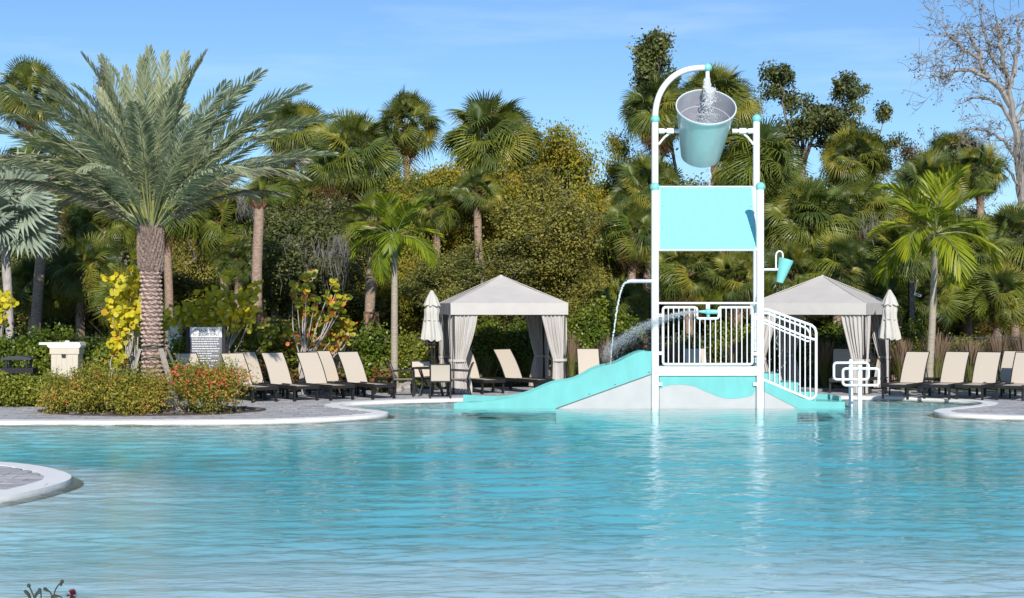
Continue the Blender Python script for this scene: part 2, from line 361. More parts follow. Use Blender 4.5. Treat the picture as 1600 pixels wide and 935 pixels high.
def strip(name, inner, outer, zi, zo, mat, skirt=None, topz=None):
    m = MB(); N = len(inner)
    A = [(p.x, p.y, zi) for p in inner]; B = [(p.x, p.y, zo) for p in outer]
    vs = A + B; fs = [(i, (i+1) % N, N + (i+1) % N, N + i) for i in range(N)]
    if skirt is not None:
        vs += [(p.x, p.y, skirt) for p in inner]; fs += [(i, 2*N + i, 2*N + (i+1) % N, (i+1) % N) for i in range(N)]
        vs += [(p.x, p.y, topz if topz is not None else zo - .1) for p in outer]; fs += [(N+i, N+(i+1) % N, 3*N + (i+1) % N, 3*N + i) for i in range(N)]
    m.add(vs, fs); return m.mesh(name, mat, smooth=True, angle=30)
C_OUT = offset(OUT, SGN * .34)
coping = struct('pool_coping', strip('pool_coping', OUT, C_OUT,   .046, .052, coping_m, skirt=-.04, topz=.0))
W_IN = offset(OUT, -SGN * .16)
pw = struct('pool_wall', strip('pool_wall', offset(OUT, SGN*.01), offset(OUT, SGN * .012), .03, .03, tile_brown, skirt=-.75))
stp = struct('pool_step', strip('pool_step', OUT, W_IN, -.028, -.05, tile_brown))
# floor: slopes down from the edge like a beach
O2 = np.array([(p.x, p.y) for p in OUT]); nx, ny = 240, 170
gx, gy = np.meshgrid(np.linspace(-26, 26, nx), np.linspace(5, 38, ny)); G = np.stack([gx.ravel(), gy.ravel()], 1)
A_ = O2; B_ = np.roll(O2, -1, 0); dmin = np.full(len(G), 1e9); ins = np.zeros(len(G), bool)
for a_, b_ in zip(A_, B_):
    e = b_-a_; tt_ = np.clip(((G-a_)@e)/(e@e), 0, 1)[:, None]; dmin = np.minimum(dmin, np.linalg.norm(G-(a_+tt_*e), axis=1))
    cr_ = (a_[1] > G[:, 1]) != (b_[1] > G[:, 1]); xx = (b_[0]-a_[0])*(G[:, 1]-a_[1])/(b_[1]-a_[1]+1e-12)+a_[0]; ins ^= cr_ & (G[:, 0] < xx)
q = np.clip(dmin/3.6, 0, 1); q = q*q*(3-2*q); f = np.clip((G[:, 1]-11.5)/6.5, 0, 1); f = f*f*(3-2*f)
zz = np.where(ins, -.052 - (.045 + .28*f)*q, -.06)
F_ = np.array([(j*nx+i, j*nx+i+1, (j+1)*nx+i+1, (j+1)*nx+i) for j in range(ny-1) for i in range(nx-1)])
me = npmesh('pool_floor', np.column_stack([G, zz]), F_, plaster); me.polygons.foreach_set('use_smooth', [True]*len(me.polygons)); struct('pool_floor', me)
# water body: ring-free box a little wider than the outline, its top at z = 0
rsw = np.random.RandomState(21); Yr = [6.0]
while Yr[-1] < 38.2: Yr.append(Yr[-1] + max(.030, .030*(Yr[-1]/11.5)**.75))
Yr = np.array(Yr); nc = 560; U = np.linspace(-1, 1, nc); hw = .42*Yr + 5.5
GX = U[None, :]*hw[:, None]*(.72 + .28*U[None, :]**2); GY = np.repeat(Yr[:, None], nc, 1); ZW = np.zeros_like(GX)
for k in range(110):
    lam = .10*(.85/.10)**(rsw.rand()**1.15); th_ = rsw.normal(PI/2, .34); kk = 2*PI/lam
    fac = np.clip((lam/(GY*.0055) - .9), 0, 1) if lam < .25 else 1
    ZW += fac*(.020*lam**.95)*math.sqrt(2/110)*np.sin(kk*(GX*math.cos(th_)+GY*math.sin(th_)) + rsw.rand()*6.28)*1.02
patch = .8 + .35*np.sin(.35*GX+.9*GY+1)*np.sin(.9*GY-.22*GX+2) + .2*np.sin(2.1*GY+.5*GX)
ZW *= np.clip(patch, .35, 1.3)
nr = len(Yr); V = np.column_stack([GX.ravel(), GY.ravel(), ZW.ravel()]); I_ = np.arange(nr*nc).reshape(nr, nc)
Fq = np.stack([I_[:-1, :-1], I_[:-1, 1:], I_[1:, 1:], I_[1:, :-1]], -1).reshape(-1, 4)
edge = np.concatenate([I_[0, :], I_[1:, -1], I_[-1, -2::-1], I_[-2:0:-1, 0]]); nb_ = len(V); VB = V[edge].copy(); VB[:, 2] = -.9; e2 = np.roll(np.arange(len(edge)), -1)
Fs = np.stack([edge, np.arange(len(edge))+nb_, e2+nb_, edge[e2]], -1)
c4 = [nb_, nb_+nc-1, nb_+nc-1+nr-1, nb_+nc-1+nr-1+nc-1]
Vall = np.vstack([V, VB, [[GX[0, 0], 6, -.9], [GX[0, -1], 6, -.9], [GX[-1, -1], Yr[-1], -.9], [GX[-1, 0], Yr[-1], -.9]]]); o4 = nb_+len(edge)
me = npmesh('pool_water', Vall, np.vstack([Fq, Fs, [[o4+3, o4+2, o4+1, o4]]]), water_m); me.polygons.foreach_set('use_smooth', [True]*len(Fq) + [False]*(len(me.polygons)-len(Fq)))
struct('pool_water', me)
# ground with the pool cut out
outer = [Vector(p) for p in ((-900, -300, 0), (900, -300, 0), (900, 1500, 0), (-900, 1500, 0))]
HOLE = offset(OUT, SGN * .20)
def holed(name, outer, hole, z, mat):
    tris = tessellate_polygon([outer, hole]); pts = outer + hole
    m = MB(); m.add([(p.x, p.y, z) for p in pts], [tuple(t) for t in tris]); return m.mesh(name, mat, smooth=False)
struct('ground', holed('ground', outer, HOLE, .008, soil_m))
DECK = [Vector(p) for p in ((-26, -2, 0), (26, -2, 0), (26, 36.6, 0), (14, 36.8, 0), (8, 39.5, 0), (0, 39.5, 0), (-4.6, 37.8, 0), (-7.2, 36.4, 0), (-10.3, 34.0, 0), (-26, 33, 0))]
deck = struct('pool_deck', holed('pool_deck', DECK, HOLE, .022, slab_m))
# pavers
rng = random.Random(5)
bed_c = at(232, 600, 30.4); BED = [Vector((bed_c.x + 2.45*math.cos(a)*(1+.05*math.sin(3*a)), 30.55 + 1.45*math.sin(a), 0)) for a in [2*PI*k/40 for k in range(40)]]
pv_l, pv_w = .46, .30
cells = []
row = 0; y = 7.0
while y < 39.5:
    x = -19 + (row % 2) * pv_l / 2
    while x < 19:
        cx, cy = x, y
        if abs(cx) < 1.5 + cy * .37 + 1 and cy > 14 and inside(DECK, cx, cy):
            if not inside(OUT, cx, cy):
                ok = not inside(BED, cx, cy) or not all(inside(BED, cx+a, cy+b) for a in (-.2, .2) for b in (-.13, .13))
                # keep a paver off the water
                if ok and not any(inside(OUT, cx + a, cy + b) for a in (-pv_l/2, 0, pv_l/2) for b in (-pv_w/2, pv_w/2)) : cells.append((cx, cy))
        x += pv_l
    y += pv_w; row += 1
cells.sort(key=lambda c: c[1])
def paver_box(mb, x, y, z): mb.box((x, y, z), (pv_l - .014, pv_w - .014, .05))
vis = [c for c in cells if abs(c[0]) < c[1] * .364 + .3]; pm = MB(); paver_box(pm, 0, 0, 0); pme = pm.mesh('paver', paver_m, smooth=False)
first = set(vis[:290])
for c_ in vis[:290]: link('paver', pme, deck, (c_[0], c_[1], .0215 + rng.uniform(-.002, .002)), (rng.uniform(-.006, .006), rng.uniform(-.004, .004), 0))
pm = MB()
for c_ in cells:
    if c_ not in first: paver_box(pm, c_[0], c_[1], .0215 + rng.uniform(-.002, .002))
o = part('pavers', pm, paver_m, deck, smooth=False); o['kind'] = 'stuff'
# mulch behind the deck
m = MB(); m.prism([(p.x, p.y) for p in BED], -.02, .07, axis='z')
struct('planting_bed', m.mesh('planting_bed', mulch_m, smooth=False))

# ================================================================== play structure in the pool
YF = 32.0; YB = 33.8
Q = lambda px, py, Y=YF: at(px, py, Y)
play = thing('water_play_structure', 'white and aqua water play structure with slide, stairs and tipping bucket standing in the pool', 'play structure', Q(1105, 638.2).to_tuple())
PO = play.location.copy(); L = lambda v: Vector(v) - PO
def pp(name, mb, mat, parent=play, **k): return part(name, mb, mat, parent, **k)
FL, FR = 1023.5, 1187.7
def post(px, pyt, Y, r, zb=-.5, pxb=None):
    m = MB(); t = Q(px, pyt, Y); b_ = Q(pxb if pxb else px, HY, Y); b_.z = zb
    m.tube([L(b_), L(t)], r, 20); return pp('post', m, white_paint), t
p1, t1 = post(FL, 297, YF, .088); p2, t2 = post(FR, 297, YF, .088)
p3, t3 = post(1023.4, 190, YB, .083); p4, t4 = post(1181.8, 190, YB, .083)
def ball(px, py, Y, r, parent):
    m = MB(); m.sphere(L(Q(px, py, Y)), r, 20, 14); return pp('ball_cap', m, aqua_ball, parent, angle=180)
ball(FL-.3, 293, YF, .112, p1); ball(FR+.3, 292.3, YF, .112, p2); ball(1023.6, 187, YB, .112, p3); ball(1182.2, 186, YB, .112, p4)
# arched pipe with nozzle
m = MB(); pts = [Q(1023.6, 182, YB), Q(1025.5, 165, YB), Q(1031, 147, YB), Q(1041, 131, YB), Q(1055, 118, YB), Q(1072, 110, YB), Q(1088, 107, YB), Q(1102, 106, YB)]
m.tube([L(p) for p in crom(pts, 4)], .074, 14); arch = pp('arched_pipe', m, white_paint)
ball(1105.5, 106, YB, .108, arch)
m = MB(); m.tube([L(Q(1105.5, 110, YB)), L(Q(1105.5, 121, YB)), L(Q(1105.5, 124, YB))], [.05, .05, .062], 12); pp('nozzle', m, white_paint, arch)
# bucket (tips about its arms)
RC = Q(1103.2, 166.8, YB - .35); BC = Q(1105.5, 235, YB + .35)
axis = (RC - BC); axis.normalize()
el = R(47); axis = Vector((.0, -math.cos(el), math.sin(el)))
Lb = 1.45; RC = Q(1103.3, 167.5, YB - .45); BC = RC - axis * Lb
ux = Vector((1, 0, 0)); uy = axis.cross(ux).normalized()
def ring(mb, prof, n=40):
    vs = []; 
    for (s_, r_) in prof:
        for k in range(n):
            a_ = 2*PI*k/n; vs.append(L(BC + axis*s_ + (ux*math.cos(a_) + uy*math.sin(a_))*r_))
    fs = [(i*n+k, i*n+(k+1) % n, (i+1)*n+(k+1) % n, (i+1)*n+k) for i in range(len(prof)-1) for k in range(n)]
    mb.add(vs, fs)
rT, rB = .70, .48
m = MB(); ring(m, [(0.0, .001), (0, rB-.02), (.02, rB), (Lb*.5, (rT+rB)/2), (Lb-.03, rT), (Lb-.03, rT+.022), (Lb, rT+.022), (Lb, rT - .012)]); bucket = pp('bucket', m, bucket_out, angle=30)
m = MB(); ring(m, [(Lb - .001, rT-.012), (Lb*.72, (rT+rB)/2+.048), (Lb*.72-.006, (rT+rB)/2+.034), (.03, rB-.03), (.03, .001)]); pp('bucket_lining', m, bucket_in, bucket, angle=30)
m = MB(); m.tube([L(RC + axis*.006 + (ux*math.cos(a_)+uy*math.sin(a_))*(rT+.006)) for a_ in [2*PI*k/48 for k in range(48)]], .017, 8, closed=True); pp('rim', m, M_plain('bucket_rim', (.62, .66, .66), .3, var=.03), bucket)
# bucket arms and braces
for (xa, xb, xc, yy) in ((1029, 1062, 1047, 205), (1177, 1144, 1160, 205)):
    m = MB(); yb_ = YB
    m.tube([L(Q(xa, yy, yb_)), L(Q(xb, yy, yb_))], .042, 12)
    m.tube([L(Q(xa, yy, yb_)), L(Q((xa+xc)/2, yy, yb_))], .066, 12)
    m.box(L(Q(xc, yy, yb_)), (.16, .15, .12)); m.tube([L(Q(xc + (8 if xa < xb else -8), yy, yb_)), L(Q(xb, yy, yb_))], .055, 12)
    arm = pp('bucket_arm', m, white_paint)
    m = MB(); m.tube([L(Q(xa, yy + 21, yb_)), L(Q((xa+xc)/2, yy + 10, yb_)), L(Q(xc + (0 if xa < xb else 0), yy + 3, yb_))], .028, 10); pp('arm_brace', m, white_paint, arm)
# sloping roof panel
TL, TR, BL, BR = Q(1030, 293, YB-.1), Q(1175.6, 293, YB-.1), Q(1029.4, 391.6, YF-.03), Q(1182, 391.6, YF-.03)
nrm = (TR - TL).cross(BL - TL).normalized()
if nrm.y > 0: nrm = -nrm
def slab(a_, b_, c_, d_, th, off=0):
    vs = [L(p + nrm*off) for p in (a_, b_, c_, d_)] + [L(p + nrm*(off+th)) for p in (a_, b_, c_, d_)]
    m = MB(); m.add(vs, [(0,1,2,3), (7,6,5,4), (0,4,5,1), (1,5,6,2), (2,6,7,3), (3,7,4,0)]); return m
def lerp4(u, v): return (TL*(1-u) + TR*u)*(1-v) + (BL*(1-u) + BR*u)*v
roofp = pp('shade_panel', slab(lerp4(.012, .014), lerp4(.988, .014), lerp4(.988, .986), lerp4(.012, .986), .03), aqua_panel, smooth=False)
m = MB()
for (a_, b_) in ((lerp4(0, .0), lerp4(1, .0)), (lerp4(1, 0), lerp4(1, 1)), (lerp4(1, 1), lerp4(0, 1)), (lerp4(0, 1), lerp4(0, 0))):
    m.tube([L(a_ + nrm*.012), L(b_ + nrm*.012)], .024, 4)
pp('panel_frame', m, white_paint, roofp)
for u, v in ((.035, .06), (.035, .33), (.035, .67), (.035, .95), (.965, .06), (.965, .33), (.965, .67), (.965, .95)):
    m = MB(); m.sphere(L(lerp4(u, v) + nrm*.032), .012, 8, 5); pp('bolt', m, black_metal, roofp)
# upper rail with the jet
m = MB(); m.tube([L(Q(1029, 474, YF)), L(Q(1183, 474, YF))], .026, 10); m.tube([L(Q(1106, 474, YF)), L(Q(1106, 483, YF))], .05, 10); railtop = pp('top_rail', m, white_paint)
m = MB(); m.sphere(L(Q(1106.5, 487.5, YF)), .085, 14, 10, (1.1, .9, .8)); m.tube([L(Q(1122, 487.5, YF)), L(Q(1114, 487.5, YF)), L(Q(1098, 487.3, YF)), L(Q(1092, 487, YF))], [.05, .055, .04, .024], 10)
m.sphere(L(Q(1106.5, 494, YF)), .04, 10, 7); pp('jet_nozzle', m, aqua_ball, railtop)
# notched barrier
def barrier(Y, x0, x1, yt, yb, notch=True, nb=16):
    m = MB(); r_ = 3.2
    pts = [(x0, yb-r_), (x0, yt+r_), (x0+1, yt+1), (x0+r_, yt)]
    if notch: pts += [(1087-2, yt), (1088.5, yt+1.5), (1089, yt+3), (1089, 494.5), (1089.8, 497), (1092, 498), (1119.5, 498), (1122, 497), (1123, 494.5), (1123, yt+3), (1123.7, yt+1.2), (1126, yt)]
    pts += [(x1-r_, yt), (x1-1, yt+1), (x1, yt+r_), (x1, yb-r_), (x1-1, yb-1), (x1-r_, yb), (x0+r_, yb), (x0+1, yb-1)]
    m.tube([L(Q(a_, b_, Y)) for a_, b_ in pts], .030, 8, closed=True)
    fr_ = pp('barrier', m, white_paint)
    for k in range(nb):
        x = x0 + (x1 - x0) * (k+1) / (nb+1); top = 498 if notch and 1089 < x < 1123 else yt
        m = MB(); m.tube([L(Q(x, top, Y)), L(Q(x, yb, Y))], .0135, 6); pp('baluster', m, white_paint, fr_)
    return fr_
ba = barrier(YF+.02, 1036, 1175.5, 480.5, 569.5)
for (x, y) in ((1031.5, 493), (1031.5, 552), (1179.5, 497), (1179.5, 553), (1031.5, 600.5), (1180, 600.5)):
    m = MB(); m.box(L(Q(x, y, YF-.02)), (.09, .05, .07)); br_ = pp('bracket', m, white_paint)
    m = MB(); m.sphere(L(Q(x, y, YF-.05)), .013, 8, 5); pp('bolt', m, black_metal, br_)
# deck beam, floor and lower wall with the aqua wave
def px_poly(pts, Y=YF): return [((a_-800)*Y/FPX - PO.x, HC-(b_-HY)*Y/FPX - PO.z) for a_, b_ in pts]
m = MB(); m.prism(px_poly([(1029, 573), (1181.5, 573), (1181.5, 587), (1029, 587)]), YF-.03-PO.y, YF+.09-PO.y); pp('deck_beam', m, cream_beam, smooth=False)
m = MB(); m.prism(px_poly([(1025, 576), (1190, 576), (1190, 582), (1025, 582)]), YF+.09-PO.y, YB+.1-PO.y); pp('deck_floor', m, aqua_paint, smooth=False)
m = MB(); m.prism(px_poly([(1030.5, 587), (1181, 587), (1181, 670), (1030.5, 670)]), YF+.03-PO.y, YF+.06-PO.y); pp('wall_panel', m, grey_panel, smooth=False)
wave = [(1031, 588), (1180.6, 588), (1180.6, 610)] + [(x, 623.6 - 13*(abs(x-1142)/40)**1.8 * (.55 if x > 1142 else 1)) for x in range(1176, 1108, -6)] + [(1100, 611), (1092, 606.5), (1083, 603.5), (1070, 601.5), (1058, 601), (1046, 602), (1037, 605), (1031, 609)]
m = MB(); m.prism(px_poly(wave), YF+.022-PO.y, YF+.03-PO.y); pp('wave_panel', m, aqua_paint, smooth=False)
# slide
prof = [(1018, 549), (1002, 549), (993, 552), (984, 556), (975, 560.5), (968, 564.5), (958, 568.5), (946, 571), (936, 573.3), (925, 577.5), (916, 583), (907, 588), (898, 592), (886, 594.8), (872, 596.5), (862, 599), (850, 603.5), (838, 609), (828, 613), (818, 616.5), (806, 619.5), (790, 621.7), (770, 622.4), (750, 621.8), (735, 621)]
low = [(709.5, 640), (709.5, 629.5), (716, 629.2), (760, 630), (780, 629)]
near = prof[:21] + [(790, 623), (770, 625.8), (750, 628), (735, 629), (716, 629), (709.5, 630), (709.5, 645), (869, 645), (869, 638.6), (1017, 585)]
farp = prof + [(722, 620.5), (720, 645), (1018, 645)]
m = MB(); m.prism(px_poly(near), YF-.04-PO.y, YF+.02-PO.y); slide = pp('slide', m, aqua_paint, smooth=False)
YS = YF + .85
farw = [(800 + (a_-800)*YS/YF*1.0*YF/YS, b_) for a_, b_ in farp]
m = MB(); m.prism(px_poly(farp), YS-.05-PO.y, YS-PO.y); pp('slide_wall', m, aqua_paint, slide, smooth=False)
bed = [(a_, b_ + 9) for a_, b_ in prof] + [(722, 633), (722, 645), (1018, 645)]
m = MB(); m.prism(px_poly(bed), YF+.02-PO.y, YS-.05-PO.y); pp('slide_bed', m, aqua_paint, slide, smooth=False)
m = MB(); m.prism(px_poly([(869, 639.5), (1017, 586), (1017, 670), (869, 670)]), YF-.034-PO.y, YF-.005-PO.y); pp('side_panel', m, grey_panel, slide, smooth=False)
m = MB(); m.tube([L(Q(868, 639, YF-.045)), L(Q(1017, 585.4, YF-.045))], .008, 5); pp('seam', m, sign_text, slide)
for x in (920.5, 961, 1014): 
    m = MB(); m.sphere(L(Q(x, 585 + (1017-x)*.362 - 4, YF-.045)), .013, 8, 5); pp('bolt', m, black_metal, slide)
# stairs
string = [(1194, 594), (1253.5, 622.5), (1274.5, 627), (1319.5, 628.2), (1319.5, 645), (1245.4, 645), (1245.4, 638), (1194, 611.5)]
m = MB(); m.prism(px_poly(string), YF-.04-PO.y, YF+.02-PO.y); stairs = pp('stairs', m, aqua_paint, smooth=False)
m = MB(); m.prism(px_poly([(1194, 612), (1245.6, 638.6), (1245.6, 670), (1194, 670)]), YF-.03-PO.y, YF-.004-PO.y); pp('side_panel', m, grey_panel, stairs, smooth=False)
for (x0, x1, y0) in ((1190, 1218.5, 584), (1218.5, 1247.5, 598), (1247.5, 1275, 612.5)):
    m = MB(); m.prism(px_poly([(x0, y0), (x1, y0), (x1, 645), (x0, 645)]), YF+.02-PO.y, YF+.95-PO.y); pp('step', m, aqua_paint, stairs, smooth=False)
m = MB(); m.prism(px_poly([(1275, 628), (1319.5, 628), (1319.5, 645), (1275, 645)]), YF+.02-PO.y, YF+.95-PO.y)
m.prism(px_poly([(1316, 621.5), (1319.5, 621.5), (1319.5, 628), (1316, 628)]), YF+.3-PO.y, YF+.95-PO.y)
pp('step', m, aqua_paint, stairs, smooth=False)
m = MB(); m.prism(px_poly([(1246, 618), (1310, 620), (1319.5, 623), (1319.5, 645), (1246, 645)]), YF+.95-PO.y, YF+1.0-PO.y); m.prism(px_poly([(1194, 580), (1246, 618), (1246, 645), (1194, 645)]), YF+.95-PO.y, YF+1.0-PO.y); pp('stringer', m, aqua_paint, stairs, smooth=False)
def stair_rail(Y, x_off=0):
    m = MB()
    o_ = [(1194, 484.5), (1197, 483.5), (1201, 484.5), (1268, 508.5), (1273, 513), (1275.2, 520), (1275.2, 612), (1274.5, 618), (1271, 622.5), (1266, 624), (1260, 622), (1194, 594)]
    m.tube([L(Q(a_+x_off, b_, Y)) for a_, b_ in crom([(p[0], p[1], 0) for p in o_], 2) for a_, b_ in [(a_, b_)]] if False else [L(Q(a_+x_off, b_, Y)) for a_, b_ in o_], .032, 10)
    rl = pp('handrail', m, white_paint)
    m = MB(); i_ = [(1194, 500), (1261, 527.5), (1273, 531)]; m.tube([L(Q(a_+x_off, b_, Y)) for a_, b_ in i_], .028, 8)
    m.tube([L(Q(a_+x_off, b_, Y)) for a_, b_ in ((1194, 489.5), (1199, 490), (1254, 510.5), (1261, 514), (1265.5, 521), (1266, 527))], .024, 8)
    m.tube([L(Q(a_+x_off, b_, Y)) for a_, b_ in ((1194, 505), (1260, 533), (1264, 533.5))], .02, 8); pp('middle_rail', m, white_paint, rl)
    for k in range(9):
        x = 1202.3 + k * 7.95; yt = 485 + (x-1202) * .355; yb_ = 597.5 + (x-1202)*.425
        m = MB(); m.tube([L(Q(x+x_off, yt, Y)), L(Q(x+x_off, yb_, Y))], .0145, 6); pp('baluster', m, white_paint, rl)
stair_rail(YF - .02); 
# side pipe, small tipping bucket
m = MB(); m.tube([L(Q(1018, 439.5)), L(Q(986, 439.5)), L(Q(980, 440.5))], [.045, .045, .042], 12); m.box(L(Q(988, 437.6)), (.1, .05, .03)); spout = pp('spout', m, M_plain('grey_pipe', (.50, .51, .55), .35))
m = MB(); m.tube([L(Q(1194, 421.5)), L(Q(1217, 421.5))], .028, 10); sarm = pp('small_bucket_arm', m, white_paint)
m = MB(); m.tube([L(Q(a_, b_)) for a_, b_ in ((1212.5, 421), (1212.5, 400), (1213.5, 395.5), (1217, 392.5), (1221, 393.5), (1223, 397), (1223.3, 403))], .02, 8); pp('hook_pipe', m, white_paint, sarm)
bc0, bc1 = Q(1218, 441.5), Q(1228.5, 405.5); ax2 = (bc1-bc0).normalized(); bm_ = MB()
def cone(mb, c0, c1, r0, r1, n=20):
    a2 = (c1-c0).normalized(); u = a2.cross(Vector((0, 1, 0))).normalized(); v = a2.cross(u)
    prof_ = [(c0, .001), (c0, r0), (c1, r1), (c1, r1-.012), (c1*.6+c0*.4, r1*.6+r0*.4-.012), (c1*.6+c0*.4, .001)]
    vs = [L(c + (u*math.cos(2*PI*k/n) + v*math.sin(2*PI*k/n))*r_) for c, r_ in prof_ for k in range(n)]
    mb.add(vs, [(i*n+k, i*n+(k+1) % n, (i+1)*n+(k+1) % n, (i+1)*n+k) for i in range(len(prof_)-1) for k in range(n)])
cone(bm_, bc0, bc1, .08, .175); pp('small_bucket', bm_, aqua_ball, sarm, angle=30)
for (pa_, py_, pb_, r__) in ((FL, 580, 1023.4, .04), (FR, 474, 1181.8, .026), (FL, 474, 1023.4, .026)):
    m = MB(); m.tube([L(Q(pa_, py_, YF)), L(Q(pb_, py_, YB))], r__, 8); pp('side_rail', m, white_paint)

# ------------------------------------------------------------------ falling and spraying water
def drops(name, pts, sizes, label, cat, seed=0):
    n_ = len(pts); rs = np.random.RandomState(seed); base = np.array([(1,0,0),(-1,0,0),(0,1,0),(0,-1,0),(0,0,1.5),(0,0,-1.5)], float)
    V = np.array(pts)[:, None, :] + base[None] * np.array([.7, .7, 1.5]) * np.array(sizes)[:, None, None] * rs.uniform(.7, 1.3, (n_, 6, 1))
    F0 = np.array([(0,2,4),(2,1,4),(1,3,4),(3,0,4),(2,0,5),(1,2,5),(3,1,5),(0,3,5)])
    F = (np.arange(n_)[:, None, None]*6 + F0[None]).reshape(-1, 3)
    o = link(name, npmesh(name, V.reshape(-1, 3), F, drop_m)); return tag(o, label, cat, kind='stuff')
rs = np.random.RandomState(3); pts = []; sz = []
a0 = Q(1093, 487); 
for i in range(6500):
    u = rs.rand() ** .72; px_ = 1093 - 150*u; py_ = 487 + 2*u + 62*u**2.05
    sp = .012 + .10*u**1.3; drop = abs(rs.normal(0, 1)) * sp * 1.4 * (1 if rs.rand() < .65 else -.45); p = at(px_, py_, YF - .22)
    pts.append((p.x + rs.normal(0, sp*.5), p.y + rs.normal(0, sp), p.z - drop)); sz.append(rs.uniform(.0018, .0052)*(1+.5*(u < .3)))
    if rs.rand() < .18 and u > .4: pts.append((p.x + rs.normal(0, .1), p.y + rs.normal(0, sp), p.z - rs.rand()**1.3*.55*u)); sz.append(rs.uniform(.0015, .004))
drops('water_spray', pts, sz, 'fine white spray of water arcing left from the nozzle over the slide', 'water spray')
m = MB(); cpts = [(981, 441), (975, 444), (970.5, 453), (966.5, 470), (963, 490), (960, 510), (957.5, 530), (955.5, 550), (954, 572)]
cp = crom([at(a_, b_, YF-.05 - .0*k) for k, (a_, b_) in enumerate(cpts)], 10)
m.tube([p + Vector((rs.normal(0, .006), rs.normal(0, .006), 0)) for p in cp], [max(.006, .026 - .00022*i + rs.normal(0, .004)) for i in range(len(cp))], 7)
tag(part('water_stream', m, drop_m, None), 'thin rope of water falling from the grey spout onto the slide', 'water stream', kind='stuff')
pts = []; sz = []
for i in range(3000):
    u = rs.rand(); z_ = 123 + 75*u; w_ = 3.5 + 13*u**.8
    if u > .55 and rs.rand() < .6: w_ = 22; z_ = 178 + rs.rand()*16 
    xx = 1105 + (8*(u > .2)*(u < .5)) * rs.rand() + rs.normal(0, w_*.42)
    p = at(max(1068, min(1140, xx)), z_, YB - .1 - .5*u); pts.append(tuple(p)); sz.append(rs.uniform(.004, .015) * (1.3 if u < .3 else .8))
drops('water_splash', pts, sz, 'white water gushing from the arched pipe into the tilted bucket', 'water', 5)
pts = []; sz = []
for i in range(60):
    p = at(1213 + rs.normal(0, 2.5 + i*.1), 447 + i*2.4, YF - .02); pts.append(tuple(p)); sz.append(rs.uniform(.006, .014))
drops('water_drips', pts, sz, 'scattered drops falling below the small aqua bucket', 'water drops', 6)
pts = []; sz = []
for i in range(110):
    p = at(1109 + rs.normal(0, 1.5), 262 + rs.rand()*30, YB - .05); pts.append(tuple(p)); sz.append(rs.uniform(.005, .014))
drops('water_trickle', pts, sz, 'trickle of drops under the big bucket above the aqua panel', 'water drops', 7)

# ------------------------------------------------------------------ loop toy in the water
def loop_toy(Y, pxp, x0, x1, y0, y1, ptop, label):
    base = at(pxp, HY, Y); base.z = 0
    t = thing('loop_post', label, 'water toy', base, group='white loop posts standing in the shallow water')
    m = MB(); m.tube([(0, 0, -.5), (0, 0, at(0, ptop, Y).z - .04), (0, 0, at(0, ptop, Y).z)], [.052, .052, .035], 14); part('post', m, white_paint, t)
    a_ = at(x0, y1, Y) - base; b_ = at(x1, y0, Y) - base
    m = MB(); m.tube(rrect(a_.x, a_.z, b_.x, b_.z, .07, -.06), .030, 10, closed=True); part('loop', m, white_paint, t)
loop_toy(32.8, 1329.5, 1302, 1356, 567, 593, 561.5, 'taller left white post with rectangular pipe loop standing in the shallow water')
loop_toy(32.0, 1343.5, 1316, 1372, 576, 602, 570.5, 'nearer right white post with rectangular pipe loop standing in the shallow water')

